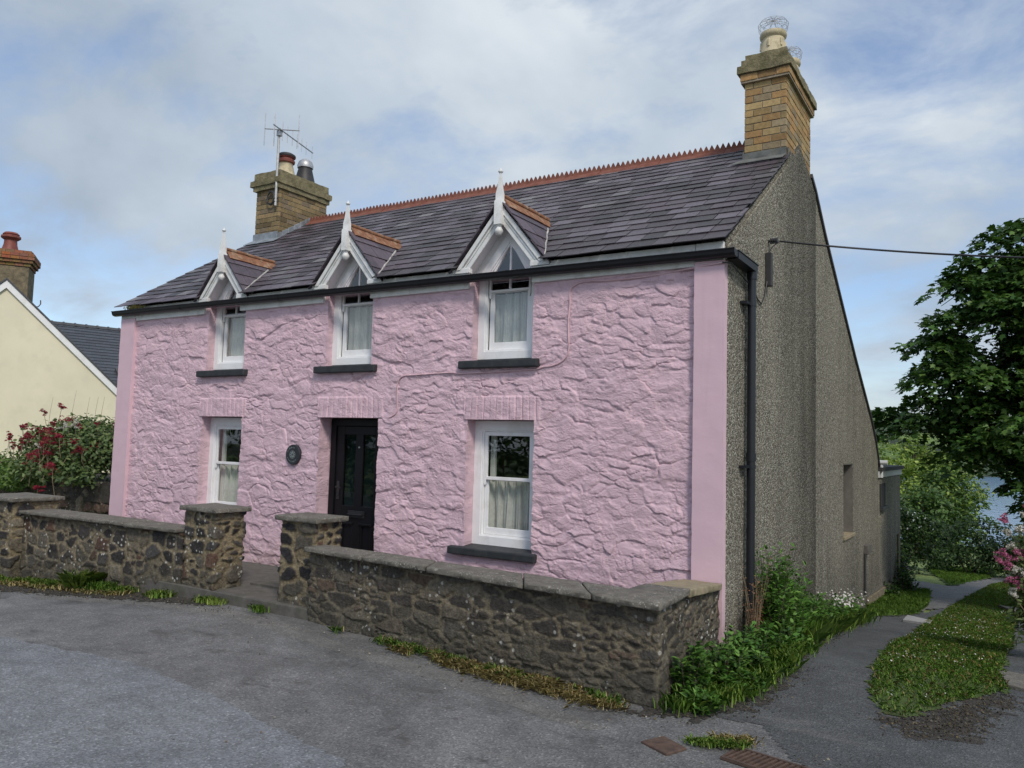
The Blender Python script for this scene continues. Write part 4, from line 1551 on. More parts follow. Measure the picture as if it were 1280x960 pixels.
# ---------------------------------------------------------------- chimneys
def brick_stack(parent, x0, x1, y0, y1, z0, z1, nc, cols, seed, m, name='brickwork', bl=0.215, dark_low=False):
    rg = random.Random(seed)
    mb = MB()
    h = (z1 - z0) / nc
    j = 0.010
    for i in range(nc):
        za, zb = z0 + i * h + j * 0.5, z0 + (i + 1) * h - j * 0.5
        for side in range(4):
            ax = side < 2                     # front and back run along x
            a0, a1 = (x0, x1) if ax else (y0, y1)
            p = a0 - (bl * 0.5 if (i + side) % 2 else 0.0)
            while p < a1 - 0.01:
                q0, q1 = max(a0, p), min(a1, p + bl - j)
                p += bl
                if q1 - q0 < 0.02:
                    continue
                k = cols[rg.randrange(len(cols))]
                s = 0.75 + 0.45 * rg.random()
                col = tuple(v * s for v in k)
                d = rg.random() * 0.004
                if side == 0:
                    mb.box(q0, q1, y0 - d, y0 + 0.05, za, zb, col)
                elif side == 1:
                    mb.box(q0, q1, y1 - 0.05, y1 + d, za, zb, col)
                elif side == 2:
                    mb.box(x0 - d, x0 + 0.05, q0 + 0.051 * (q0 == y0), q1, za, zb, col)
                else:
                    mb.box(x1 - 0.05, x1 + d, q0 + 0.051 * (q0 == y0), q1, za, zb, col)
    o = build(name, mb, m, parent, bevel=0.003, seg=1)
    mb = MB()
    mb.box(x0 + 0.006, x1 - 0.006, y0 + 0.006, y1 - 0.006, z0 - 0.02, z1 + 0.01)
    build('mortar', mb, M_MORTAR, o)
    return o


YCOL = [(0.34, 0.235, 0.105), (0.37, 0.27, 0.13), (0.30, 0.19, 0.085), (0.29, 0.23, 0.14), (0.36, 0.22, 0.095)]
CX0, CX1, CY0, CY1 = -2.612, -2.122, 2.355, 3.72
ch = brick_stack(house, CX0, CX1, CY0, CY1, 5.31, 6.185, 10, YCOL, 4, M_BRICK, 'chimney')
mb = MB()
mb.box(CX0 + 0.002, XR + 0.0205, CY0 + 0.002, CY1 - 0.002, 4.6, 5.305)
build('base', mb, M_PEB, ch)
co = brick_stack(ch, CX0 - 0.045, CX1 + 0.045, CY0 - 0.045, CY1 + 0.045, 6.192, 6.28, 1, YCOL, 6, M_BRICK, 'corbel')


mb = MB()
rough_box(mb, CX0 - 0.075, CX1 + 0.07, CY0 - 0.075, CY1 + 0.07, 6.286, 6.38, 0.012, 3)
rough_box(mb, CX0 - 0.04, CX1 + 0.03, CY0 - 0.04, CY1 + 0.03, 6.375, 6.46, 0.012, 4)
rough_box(mb, CX0 + 0.0, CX1 - 0.005, CY0 + 0.0, CY1 - 0.0, 6.455, 6.535, 0.012, 5)
build('cap', mb, M_CAPST, ch, smooth=50)


def pot(parent, x, y, z, s, m, cage=True):
    mb = MB()
    mb.lathe(x, y, [(0.150 * s, z - 0.02), (0.150 * s, z + 0.05), (0.138 * s, z + 0.08), (0.120 * s, z + 0.24), (0.116 * s, z + 0.265), (0.138 * s, z + 0.285), (0.142 * s, z + 0.315), (0.135 * s, z + 0.34), (0.113 * s, z + 0.345), (0.100 * s, z + 0.33), (0.095 * s, z + 0.05)], 24)
    for k in range(6):
        t = k * math.pi / 3 + 0.4
        mb.tube([(x + 0.122 * s * math.cos(t), y + 0.122 * s * math.sin(t), z + 0.225), (x + 0.128 * s * math.cos(t), y + 0.130 * s * math.sin(t), z + 0.13)], 0.018, 6)
    p = build('chimney_pot', mb, m, parent, smooth=45)
    if cage:
        mb = MB()
        zz = z + 0.33
        prof = [(0.118, 0.0), (0.150, 0.06), (0.158, 0.12), (0.135, 0.16), (0.07, 0.178), (0.0, 0.18)]
        for k in range(12):
            t = k * math.pi / 6
            mb.tube([(x + r * s * math.cos(t), y + r * s * math.sin(t), zz + h) for r, h in prof], 0.0016, 4)
            mb.tube([(x + r * s * math.cos(t + 0.16 * i), y + r * s * math.sin(t + 0.16 * i), zz + h) for i, (r, h) in enumerate(prof)], 0.0011, 4)
            mb.tube([(x + r * s * math.cos(t - 0.16 * i), y + r * s * math.sin(t - 0.16 * i), zz + h) for i, (r, h) in enumerate(prof)], 0.0011, 4)
        for r, h in prof[:5]:
            mb.tube([(x + r * s * math.cos(q * math.pi / 8), y + r * s * math.sin(q * math.pi / 8), zz + h) for q in range(17)], 0.002, 4)
        build('bird_guard', mb, M_WIREM, p)
    return p


pot(ch, -2.335, 2.60, 6.515, 1.14, M_POT)
pot(ch, -2.335, 3.42, 6.515, 1.08, M_POT)
mb = MB()
mb.box(CX0 - 0.02, CX1 + 0.004, CY0 - 0.022, CY0 - 0.004, 5.19, 5.30)
mb.extr([(CX0 - 0.05, CY0 - 0.03, 5.205), (CX1 + 0.0, CY0 - 0.03, 5.205), (CX1 + 0.0, CY0 - 0.17, 5.125), (CX0 - 0.12, CY0 - 0.17, 5.125)], (0, 0, 0.014))
for k in range(7):
    y = CY0 + k * 0.1
    mb.box(CX0 - 0.016, CX0 - 0.004, y - 0.02, y + 0.115, 5.18 + k * 0.065, 5.33 + k * 0.065)
build('flashing', mb, M_LEADM, ch, bevel=0.004)

# left chimney
LX0, LX1, LY0, LY1 = -11.365, -10.775, 2.33, 3.47
GCOL = [(0.20, 0.15, 0.075), (0.235, 0.175, 0.09), (0.16, 0.12, 0.065), (0.26, 0.19, 0.10), (0.19, 0.15, 0.10)]
ch2 = brick_stack(house, LX0, LX1, LY0, LY1, 5.26, 6.10, 10, GCOL, 14, M_BRICK, 'chimney')
mb = MB()
mb.box(LX0 + 0.002, LX1 - 0.002, LY0 + 0.002, LY1 - 0.002, 4.4, 5.25)
build('base', mb, M_OLDREND, ch2)
mb = MB()
rough_box(mb, LX0 - 0.05, LX1 + 0.03, LY0 - 0.05, LY1 + 0.04, 6.105, 6.195, 0.010, 13)
rough_box(mb, LX0 - 0.10, LX1 + 0.055, LY0 - 0.075, LY1 + 0.07, 6.19, 6.29, 0.012, 14)
rough_box(mb, LX0 - 0.05, LX1 + 0.02, LY0 - 0.03, LY1 + 0.02, 6.285, 6.43, 0.014, 15)
build('cap', mb, M_CAPST, ch2, smooth=50)
mb = MB()
px2, py2, z = -11.02, 2.66, 6.41
mb.lathe(px2, py2, [(0.185, z), (0.17, z + 0.06), (0.125, z + 0.24), (0.12, z + 0.30), (0.09, z + 0.30)], 24)
p = build('chimney_pot', mb, M_POT, ch2, smooth=45)
mb = MB()
mb.lathe(px2, py2, [(0.121, z + 0.27), (0.155, z + 0.285), (0.16, z + 0.32), (0.135, z + 0.335), (0.13, z + 0.36), (0.155, z + 0.375), (0.16, z + 0.41), (0.12, z + 0.44), (0.0, z + 0.445)], 24)
build('pot_collar', mb, M_POTRED, p, smooth=45)
mb = MB()
mb.lathe(px2, py2, [(0.166, z + 0.388), (0.169, z + 0.40), (0.165, z + 0.425), (0.12, z + 0.455), (0.0, z + 0.462)], 24)
build('pot_cover', mb, M_POTDK, p, smooth=45)
mb = MB()
px3, py3 = -11.06, 3.16
mb.lathe(px3, py3, [(0.225, z), (0.19, z + 0.08), (0.125, z + 0.34), (0.13, z + 0.365), (0.0, z + 0.37)], 24)
p = build('chimney_pot', mb, M_POTDK, ch2, smooth=45)
p['label'] = 'black flared chimney pot with domed metal cap'
mb = MB()
mb.lathe(px3, py3, [(0.145, z + 0.35), (0.15, z + 0.40), (0.125, z + 0.47), (0.07, z + 0.515), (0.0, z + 0.53)], 24)
build('domed_cap', mb, M_WIREM, p, smooth=45)
mb = MB()
mb.box(LX0 - 0.02, LX1 + 0.02, LY0 - 0.024, LY0 - 0.004, 4.98, 5.32)
for k in range(6):
    y = LY0 + k * 0.13
    mb.extr([(LX1 + 0.004, y - 0.03, 5.02 + k * 0.084), (LX1 + 0.004, y + 0.13, 5.06 + k * 0.084), (LX1 + 0.004, y + 0.13, 5.36 + k * 0.084), (LX1 + 0.004, y - 0.03, 5.27 + k * 0.084)], (0.01 + 0.003 * k, 0, 0))
mb.extr([(LX0 - 0.05, LY0 - 0.02, 5.195), (LX1 + 0.12, LY0 - 0.02, 5.195), (LX1 + 0.15, LY0 - 0.20, 5.085), (LX0 - 0.05, LY0 - 0.20, 5.085)], (0, 0, 0.012))
build('flashing', mb, M_LEAD, ch2, bevel=0.004)
# ---------------------------------------------------------------- aerial, plaque, overhead cable
ae = thing('tv_aerial', 'grey television aerial on a pole strapped to the left chimney', 'aerial', (-10.80, 2.27, 5.80))
mb = MB()
mb.tube([(-10.80, 2.275, 5.77), (-10.80, 2.275, 7.17)], 0.022, 10)
build('mast', mb, simple('aerial_mast', (0.50, 0.50, 0.49), 0.5, 0.25, 12, 30, 0.1, metal=0.4), ae, smooth=40)
mb = MB()
b0, b1 = Vector((-10.66, 2.02, 7.12)), Vector((-11.03, 3.30, 7.10))
mb.tube([b0, b1], 0.011, 8)
build('boom', mb, M_ALU, ae)
for f, h in ((0.02, 0.15), (0.22, 0.17), (0.34, 0.15), (0.46, 0.14), (0.58, 0.13), (0.70, 0.125), (0.82, 0.12), (0.98, 0.115)):
    p = b0 + (b1 - b0) * f
    mb = MB()
    mb.tube([p + Vector((0, 0, -h)), p + Vector((0, 0, h))], 0.006, 6)
    build('rod', mb, M_ALU, ae)
c0, c1 = Vector((-10.97, 2.10, 7.13)), Vector((-10.47, 2.44, 7.12))
mb = MB()
mb.tube([c0, c1], 0.010, 8)
for f in (0.0, 0.28, 0.98):
    p = c0 + (c1 - c0) * f
    mb.tube([p + Vector((0, 0, -0.30)), p + Vector((0, 0, 0.29))], 0.007, 6)
build('reflector', mb, M_ALU, ae)
mb = MB()
mb.box(-10.83, -10.745, 2.24, 2.31, 7.02, 7.15)
build('clamp', mb, M_ALU, ae, bevel=0.008)
mb = MB()
for z in (5.84, 5.90):
    mb.tube([(-10.83, 2.315, z), (-10.80, 2.24, z), (-10.765, 2.315, z)], 0.008, 6)
mb.tube([(-10.93 + 0.10 * math.cos(t * 0.35), 2.285, 5.93 + 0.125 * math.sin(t * 0.35)) for t in range(19)], 0.013, 8)
mb.tube([(-10.93 + 0.085 * math.cos(t * 0.35 + 1), 2.275, 5.93 + 0.11 * math.sin(t * 0.35 + 1)) for t in range(19)], 0.012, 8)
build('lashing_coil', mb, M_POTDK, ae, smooth=50)

pq = thing('house_plaque', 'round dark slate name plaque on the pink wall left of the door', 'plaque', (-7.53, -0.03, 1.505))
mb = MB()
n = 40
mb.extr([(-7.53 + 0.122 * math.cos(2 * math.pi * k / n), -0.062, 1.505 + 0.126 * math.sin(2 * math.pi * k / n)) for k in range(n)], (0, 0.06, 0))
build('disc', mb, M_PLAQUE, pq, bevel=0.006)
mb = MB()
for k in range(8):
    t = 2 * math.pi * k / 8
    a = Vector((-7.53, -0.0655, 1.505))
    d = Vector((math.cos(t), 0, math.sin(t)))
    q = Vector((-math.sin(t), 0, math.cos(t)))
    mb.extr([a + d * 0.010, a + d * 0.026 + q * 0.008, a + d * 0.045, a + d * 0.026 - q * 0.008], (0, 0.003, 0))
mb.ring([(-7.53 + 0.049 * math.cos(2 * math.pi * k / 24), 1.505 + 0.049 * math.sin(2 * math.pi * k / 24)) for k in range(24)],
        [(-7.53 + 0.045 * math.cos(2 * math.pi * k / 24), 1.505 + 0.045 * math.sin(2 * math.pi * k / 24)) for k in range(24)], -0.065, -0.0622)
build('emblem', mb, M_ENGRAVE, pq, fix=True)
# worn lettering round the rim: only faint strokes can still be made out
rg = random.Random(9)
for k in list(range(6)) + list(range(9, 16)):
    if k in (0, 9):
        mb = MB()
    t0 = 2.72 - k * 0.29 if k < 6 else 3.62 + (k - 9) * 0.30
    for s in range(3):
        t = t0 + (s - 1) * 0.055
        r0, r1 = 0.082, 0.082 + rg.choice((0.012, 0.018, 0.006))
        a = Vector((-7.53 + r0 * math.cos(t), -0.0648, 1.505 + r0 * math.sin(t)))
        b = Vector((-7.53 + r1 * math.cos(t + rg.uniform(-.05, .05)), -0.0648, 1.505 + r1 * math.sin(t)))
        mb.tube([a, b], 0.0016, 4)
    if k in (5, 15):
        build('worn_lettering', mb, M_ENGRAVE, pq)

wire = thing('overhead_cable', 'black overhead supply cable running from the gable to the right', 'cable', (-2.06, 1.45, 3.93))
mb = MB()
a, b = Vector((-1.98, 1.47, 3.945)), Vector((7.5, 3.2, 3.9))
pts = []
for k in range(41):
    f = k / 40
    p = a.lerp(b, f)
    p.z -= 1.7 * f * (1 - f)
    pts.append(p)
mb.tube(pts, 0.010, 6)
build('span', mb, M_CABLE, wire, smooth=60)
mb = MB()
mb.lathe(0, 0, [(0, 0)], 3) if False else None
mb.tube([(-2.10, 1.44, 3.95), (-2.02, 1.44, 3.95)], 0.014, 8)
for k in range(4):
    mb.tube([(-2.075 + k * 0.022, 1.445, 3.95), (-2.064 + k * 0.022, 1.445, 3.95)], 0.032, 12)
mb.tube([(-1.985, 1.47, 3.945), (-2.04, 1.40, 3.88), (-2.08, 1.36, 3.80)], 0.006, 6)
build('insulator', mb, M_CABLE, wire)


# ---------------------------------------------------------------- garden walls
SCOL = np.array([(0.030, 0.028, 0.029), (0.042, 0.038, 0.037), (0.090, 0.080, 0.064), (0.088, 0.052, 0.038), (0.125, 0.108, 0.080), (0.060, 0.057, 0.055), (0.170, 0.148, 0.112)])
SCUM = np.array([0.26, 0.46, 0.64, 0.73, 0.84, 0.95])


def stone_ring(name, corners, z0, ztop, parent, seed, cw=0.20, chh=0.115, mort=(0.215, 0.178, 0.115), mw=0.26, dull=0.0, sx=0.013, proud=0.020, loc=None):
    P = [Vector((x, y)) for x, y in corners]
    n = len(P)
    cols, nor, uu = [], [], []
    u = 0.0
    for i in range(n):
        a, b = P[i], P[(i + 1) % n]
        L = (b - a).length
        d = (b - a) / L
        nn = Vector((d.y, -d.x))
        m = max(2, int(L / sx))
        dp = (P[i] - P[i - 1]).normalized()
        npv = Vector((dp.y, -dp.x))
        for k in range(m):
            cols.append(a + d * (L * k / m))
            if k == 0:
                nor.append((nn + npv).normalized() * 1.2)
            else:
                nor.append(nn)
            uu.append(u + L * k / m)
        u += L
    C_ = np.array([(p.x, p.y) for p in cols])
    N_ = np.array([(p.x, p.y) for p in nor])
    U = np.array(uu)
    zt = np.array([ztop(x, y) if callable(ztop) else ztop for x, y in C_])
    nz = max(3, int((zt.max() - z0) / sx))
    T = np.linspace(0, 1, nz + 1)
    UU, TT = np.meshgrid(U, T)
    ZZ = z0 + (zt[None, :] - z0) * TT
    wu = UU + 0.05 * (fbm(UU * 4, ZZ * 4, seed) - 0.5) + 0.022 * (fbm(UU * 20, ZZ * 20, seed + 1, 3) - 0.5)
    wv = ZZ + 0.05 * (fbm(UU * 3.5, ZZ * 4, seed + 2) - 0.5) + 0.022 * (fbm(UU * 20, ZZ * 20, seed + 3, 3) - 0.5)
    F1, F2, ra, rb, du, dv = cells(wu, wv, cw, chh, seed + 4, 0.80, 5.0)
    G1, G2, rc, rd, eu, ev = cells(wu * 1.0 + 4.1, wv + 2.2, cw * 0.52, chh * 0.5, seed + 8, 0.85, 4.0)
    m = fbm(UU * 2.6, ZZ * 3.4, seed + 9, 2) > 0.63
    e = np.where(m, (G2 - G1) * 0.62, F2 - F1)
    ra, rb = np.where(m, rc, ra), np.where(m, rd, rb)
    du, dv = np.where(m, eu, du), np.where(m, ev, dv)
    face = sstep(mw * 0.55, mw, e + 0.10 * (fbm(UU * 30, ZZ * 30, seed + 12, 3) - 0.5))
    ang = rb * 6.283
    H = face * (proud * (0.45 + 0.75 * ra) + 0.016 * (du * np.cos(ang) + dv * np.sin(ang))) + 0.012 * (fbm(UU * 22, ZZ * 26, seed + 13, 4) - 0.5) + 0.010 * (fbm(UU * 7, ZZ * 9, seed + 14, 3) - 0.5)
    ci = np.searchsorted(SCUM, rb)
    sc = SCOL[ci] * (0.75 + 0.5 * hsh(np.floor(ra * 997), np.floor(rb * 991), 3))[..., None]
    sc = sc * (1 - dull) + np.array((0.135, 0.116, 0.088)) * dull
    mt = np.array(mort)[None, None, :] * (0.65 + 0.7 * fbm(UU * 12, ZZ * 12, seed + 15, 4))[..., None]
    # smeared mortar and run-down dirt
    K = mt * (1 - face[..., None]) + sc * face[..., None]
    gr = gz(C_[:, 0], C_[:, 1] - 0.3)
    low = (1 - sstep(0.10, 0.42, (ZZ - gr[None, :]) + 0.3 * (fbm(UU * 4, ZZ * 4, seed + 16, 3) - 0.5)))[..., None]
    grime = np.array((0.086, 0.080, 0.062)) * (0.6 + 0.8 * fbm(UU * 16, ZZ * 16, seed + 17, 4))[..., None]
    K = K * (1 - 0.72 * low) + grime * 0.72 * low
    X = C_[None, :, 0] + N_[None, :, 0] * H
    Yv = C_[None, :, 1] + N_[None, :, 1] * H
    V = np.stack([X, Yv, ZZ], -1).reshape(-1, 3)
    nc = len(U)
    r, c = np.meshgrid(np.arange(nz), np.arange(nc), indexing='ij')
    r, c = r.ravel(), c.ravel()
    c1 = (c + 1) % nc
    Fq = np.stack([r * nc + c, r * nc + c1, (r + 1) * nc + c1, (r + 1) * nc + c], -1)
    return build_np(name, V, Fq, M_RUBBLE, parent, loc or (0, 0, 0), col=K.reshape(-1, 3), smooth=True)


def slab(name, poly, z0, z1, parent, m=None, bev=0.009, sub=None):
    """coping slabs; poly is a list of xy outlines, each its own stone"""
    mb = MB()
    for k, pl in enumerate(poly):
        dz = 0.003 * math.sin(k * 2.3)
        zs = [(z[0], z[1]) for z in sub[k]] if sub else [(z0, z1)] * len(pl)
        n = len(pl)
        vs = [(x, y, zs[i][0] + dz) for i, (x, y) in enumerate(pl)] + [(x, y, zs[i][1] + dz) for i, (x, y) in enumerate(pl)]
        mb.addv(vs, [tuple(range(n - 1, -1, -1)), tuple(range(n, 2 * n))] + [(i, (i + 1) % n, n + (i + 1) % n, n + i) for i in range(n)])
    o = build(name, mb, m or M_COPE, parent)
    # wear the arrises: cut the slabs up and nudge every point a little
    bm = bmesh.new()
    bm.from_mesh(o.data)
    bmesh.ops.bevel(bm, geom=list(bm.edges), offset=0.008, segments=1, affect='EDGES')
    for it in range(2):
        lng = [e for e in bm.edges if e.calc_length() > 0.06]
        bmesh.ops.subdivide_edges(bm, edges=lng, cuts=3, use_grid_fill=True)
    bmesh.ops.triangulate(bm, faces=[f for f in bm.faces if len(f.verts) > 4])
    if bm.verts:
        q = np.array([v.co for v in bm.verts]) + np.array(OFF[parent.name])
        d = [fbm(q[:, 0] * 9 + q[:, 2] * 23 + s, q[:, 1] * 9 + s, 7 + s, 4) - 0.5 for s in (1, 4, 8)]
        for v, x, y, z in zip(bm.verts, *d):
            v.co += Vector((x * 0.014, y * 0.014, z * 0.008))
    bm.to_mesh(o.data)
    bm.free()
    o.data.shade_smooth()
    o.data.set_sharp_from_angle(angle=R(45))
    return o


def lerp2(a, b, t):
    return (a[0] + (b[0] - a[0]) * t, a[1] + (b[1] - a[1]) * t)


# right wall with its return to the house corner
gw = thing('garden_wall', 'low rubble stone wall right of the gateway, with slab coping and a return to the house corner', 'garden wall', (-3.8, -1.6, 0), 'low stone front walls')


def zt_r(x, y):
    return 0.65 if y < -1.5 else 0.65 - 0.155 * (y + 1.5) / 1.42


stone_ring('stonework', [(-5.585, -1.555), (-1.965, -1.93), (-2.135, -0.085), (-2.43, -0.085), (-2.32, -1.60), (-5.585, -1.25)], -0.35, zt_r, gw, 100, 0.27, 0.105, (0.175, 0.150, 0.104), 0.15, 0.32, 0.010, 0.013)
fa, fb, ba, bb = (-5.60, -1.645), (-1.915, -2.03), (-5.60, -1.37), (-2.33, -1.585)
cuts = [0, 0.22, 0.43, 0.70, 0.86]
pl = []
for i in range(len(cuts) - 1):
    t0, t1 = cuts[i], cuts[i + 1] - 0.003
    pl.append([lerp2(fa, fb, t0), lerp2(fa, fb, t1), lerp2(ba, bb, t1 * 1.02), lerp2(ba, bb, t0 * 1.02)])
pl.append([lerp2(fa, fb, 0.8605), fb, (-1.965, -1.30), (-2.32, -1.30), (-2.33, -1.585), lerp2(ba, bb, 0.88)])
slab('coping', pl, 0.652, 0.697, gw)
slab('end_coping', [[(-2.32, -1.29), (-1.966, -1.29), (-2.10, -0.08), (-2.46, -0.08)]], 0, 0, gw, M_COPET,
     sub=[[(0.628, 0.690), (0.628, 0.690), (0.50, 0.556), (0.50, 0.556)]])

gw2 = thing('garden_wall', 'low rubble stone wall left of the gateway, with grass along its foot', 'garden wall', (-9.0, -1.5, -0.05), 'low stone front walls')
stone_ring('stonework', [(-10.62, -1.64), (-7.575, -1.525), (-7.575, -1.25), (-10.62, -1.30)], -0.5, 0.65, gw2, 200, 0.22, 0.155, (0.195, 0.165, 0.112), 0.20, 0.05, 0.0125, 0.013)
fa, fb, ba, bb = (-10.66, -1.72), (-7.59, -1.60), (-10.62, -1.28), (-7.59, -1.23)
pl = []
cuts = [0, 0.36, 0.70, 1.0]
for i in range(3):
    t0, t1 = cuts[i], cuts[i + 1] - 0.002
    pl.append([lerp2(fa, fb, t0), lerp2(fa, fb, t1), lerp2(ba, bb, t1), lerp2(ba, bb, t0)])
slab('coping', pl, 0.655, 0.698, gw2)


def pillar(x0, x1, y0, y1, z0, zt, seed, label, sk=0.0):
    p = thing('gate_pillar', label, 'gate pillar', (0.5 * (x0 + x1), 0.5 * (y0 + y1), 0), 'square stone pillars with slab caps')
    stone_ring('stonework', [(x0, y0), (x1, y0 + sk), (x1, y1 + sk), (x0, y1)], z0, zt, p, seed, 0.27, 0.155, (0.215, 0.176, 0.110), 0.24, 0.0, 0.010, 0.016)
    o = 0.055
    slab('cap', [[(x0 - o, y0 - o), (x1 + o, y0 + sk - o), (x1 + o, y1 + sk + o), (x0 - o, y1 + o)]], zt + 0.002, zt + 0.052, p, bev=0.011)
    return p


pillar(-7.565, -7.02, -1.50, -1.14, -0.35, 0.90, 300, 'stone gate pillar at the left side of the gateway, in front of the left window', -0.035)
pillar(-6.10, -5.60, -1.47, -1.13, -0.35, 0.90, 330, 'stone gate pillar at the right side of the gateway, in front of the black door', -0.03)
pillar(-11.45, -10.63, -1.78, -1.22, -0.5, 0.80, 360, 'wide stone end pillar where the left garden wall stops, below the red flowers')

st = thing('stone_step', 'worn concrete step in the gateway between the two pillars', 'step', (-6.55, -1.3, 0))
mb = MB()
rough_box(mb, -7.01, -6.11, -1.50, -1.06, -0.2, 0.055, 0.012, 22, 0.05)
build('tread', mb, M_STEP, st, smooth=50)
mb = MB()
rough_box(mb, -7.01, -6.11, -1.06, -0.3, -0.2, 0.125, 0.010, 23, 0.05)
build('upper_tread', mb, M_STEP, st, smooth=50)

bank = thing('rubble_bank', 'old rubble stone bank under the red flowering bushes beside the cottage', 'stone bank', (-13.6, 0.6, 0))
stone_ring('stonework', [(-17.5, 0.20), (-11.5, 0.32), (-11.5, 1.9), (-17.5, 1.9)], -0.6, 0.93, bank, 400, 0.30, 0.20, (0.085, 0.070, 0.050), 0.30, 0.15, 0.02, 0.05)
mb = MB()
mb.box(-17.45, -11.55, 0.27, 1.85, 0.6, 0.90)
build('earth_fill', mb, M_SOIL, bank)

# ---------------------------------------------------------------- houses to the left
A = Vector((-21.5, 3.0, 0.0))
rv, dv_ = Vector((0.56, 0.8285, 0)), Vector((-0.8285, 0.56, 0))


def L3(s, d, z):
    p = A + rv * s + dv_ * d
    return (p.x, p.y, z)


nb = thing('neighbour_house', 'cream rendered house with white gable boards at the left edge', 'house', (-24.5, 5.4, -0.4))
SLN = 0.978
mb = MB()
hw = 3.55
za = 5.36
gable_p = [(-hw, -0.9), (hw, -0.9), (hw, za - SLN * hw), (0, za), (-hw, za - SLN * hw)]
mb.extr([L3(s, 0, z) for s, z in gable_p], dv_ * 8.5)
build('wall', mb, M_CREAM, nb)
for sg in (-1, 1):
    mb = MB()
    mb.extr([L3(0, -0.06, 5.50), L3(sg * 3.9, -0.06, 5.50 - SLN * 3.9), L3(sg * 3.9, -0.06, 5.30 - SLN * 3.9), L3(0, -0.06, 5.30)], dv_ * 0.05)
    build('bargeboard', mb, M_WHITE, nb)
    mb = MB()
    mb.extr([L3(sg * 0.0, -0.09, 5.56), L3(sg * 4.0, -0.09, 5.56 - SLN * 4.0), L3(sg * 4.0, -0.09, 5.51 - SLN * 4.0), L3(0, -0.09, 5.51)], dv_ * 8.7, (0.05, 0.052, 0.058))
    build('roof', mb, M_SLATE, nb)
# chimney: rendered shaft, red brick head, clay pot
ncb = MB()
def lbox(mb, s0, s1, d0, d1, z0, z1, col=None):
    q = [L3(s0, d0, z0), L3(s1, d0, z0), L3(s1, d1, z0), L3(s0, d1, z0)]
    mb.extr(q, (0, 0, z1 - z0), col)
lbox(ncb, -0.95, 0.36, 0.7, 1.7, 4.0, 6.02)
nch = build('chimney', ncb, M_OLDREND, nb, bevel=0.02)
ncb = MB()
rg = random.Random(12)
for i, (o, zz) in enumerate(((0.03, 6.02), (0.08, 6.105), (0.12, 6.19), (0.12, 6.275), (0.05, 6.36))):
    s0, s1, d0, d1 = -0.95 - o, 0.36 + o, 0.7 - o, 1.7 + o
    p = s0
    while p < s1 - 0.02:
        q = min(s1, p + 0.2)
        col = [v * (0.7 + 0.6 * rg.random()) for v in (0.26, 0.115, 0.06)]
        lbox(ncb, p + 0.006, q - 0.004, d0 + rg.random() * 0.01, d0 + 0.12, zz + 0.006, zz + 0.078, col)
        p += 0.2
    p = d0 + 0.13
    while p < d1 - 0.02:
        q = min(d1, p + 0.2)
        col = [v * (0.7 + 0.6 * rg.random()) for v in (0.26, 0.115, 0.06)]
        lbox(ncb, s1 - 0.12, s1 - rg.random() * 0.01, p, q - 0.01, zz + 0.006, zz + 0.078, col)
        p += 0.2
    lbox(ncb, s0 + 0.02, s1 - 0.02, d0 + 0.02, d1 - 0.02, zz, zz + 0.085, (0.14, 0.10, 0.07))
build('brick_head', ncb, M_BRICKR, nch)
ncb = MB()
p = L3(-0.16, 1.05, 0)
z = 6.43
ncb.lathe(p[0], p[1], [(0.22, z), (0.20, z + 0.05), (0.16, z + 0.20), (0.15, z + 0.32), (0.19, z + 0.345), (0.235, z + 0.38), (0.235, z + 0.43), (0.18, z + 0.455), (0.20, z + 0.48), (0.15, z + 0.53), (0.0, z + 0.55)], 20)
build('chimney_pot', ncb, M_POTRED, nch, smooth=45)
ncb = MB()
a = Vector(L3(0.36, 1.1, 5.02))
ncb.tube([a, a + rv * 0.12, a + rv * 0.22 + Vector((0, 0, 0.02)), a + rv * 0.27 + Vector((0, 0, 0.10)), a + rv * 0.26 + Vector((0, 0, 0.2))], 0.014, 6)
build('iron_hook', ncb, M_IRON, nch)

A2 = Vector((-34.8, 11.2, 0))
ra_, rb_ = Vector((0.275, 0.961, 0)), Vector((0.961, -0.275, 0))


def L4(s, b, z):
    p = A2 + ra_ * s + rb_ * b
    return (p.x, p.y, z)


nb2 = thing('slate_roofed_house', 'house with dark grey slate roof and skylight behind the cream house', 'house', (-34.0, 14.0, -0.4))
mb = MB()
mb.extr([L4(-3, -4.2, -1), L4(-3, 4.2, -1), L4(-3, 4.2, 3.55), L4(-3, 0, 6.2), L4(-3, -4.2, 3.55)], ra_ * 16)
build('wall', mb, M_CREAM, nb2)
mb = MB()
rg = random.Random(77)
sl2 = 0.62
ud, vd = ra_.copy(), Vector((-rb_.x, -rb_.y, sl2)).normalized()
o = Vector(L4(-3.2, 4.6, 6.33 - sl2 * 4.6))
nd = ud.cross(vd).normalized()
if nd.z < 0:
    nd = -nd
LL = 4.6 * math.hypot(1, sl2)
for i in range(20):
    uu = -(0.3 if i % 2 else 0)
    while uu < 16.4:
        a, b = max(0, uu), min(16.4, uu + 0.595)
        uu += 0.6
        if b - a > 0.03:
            P = []
            for (x, y, h) in ((a, i * LL / 20, 0.03), (b, i * LL / 20, 0.03), (b, min(LL, (i + 1.3) * LL / 20), 0.005), (a, min(LL, (i + 1.3) * LL / 20), 0.005)):
                for hh in (h, h + 0.012):
                    P.append(o + ud * x + vd * y + nd * hh)
            s = 0.85 + 0.3 * rg.random()
            mb.addv(P, [(1, 3, 5, 7), (0, 6, 4, 2), (0, 2, 3, 1), (2, 4, 5, 3), (4, 6, 7, 5), (6, 0, 1, 7)], (0.048 * s, 0.055 * s, 0.068 * s))
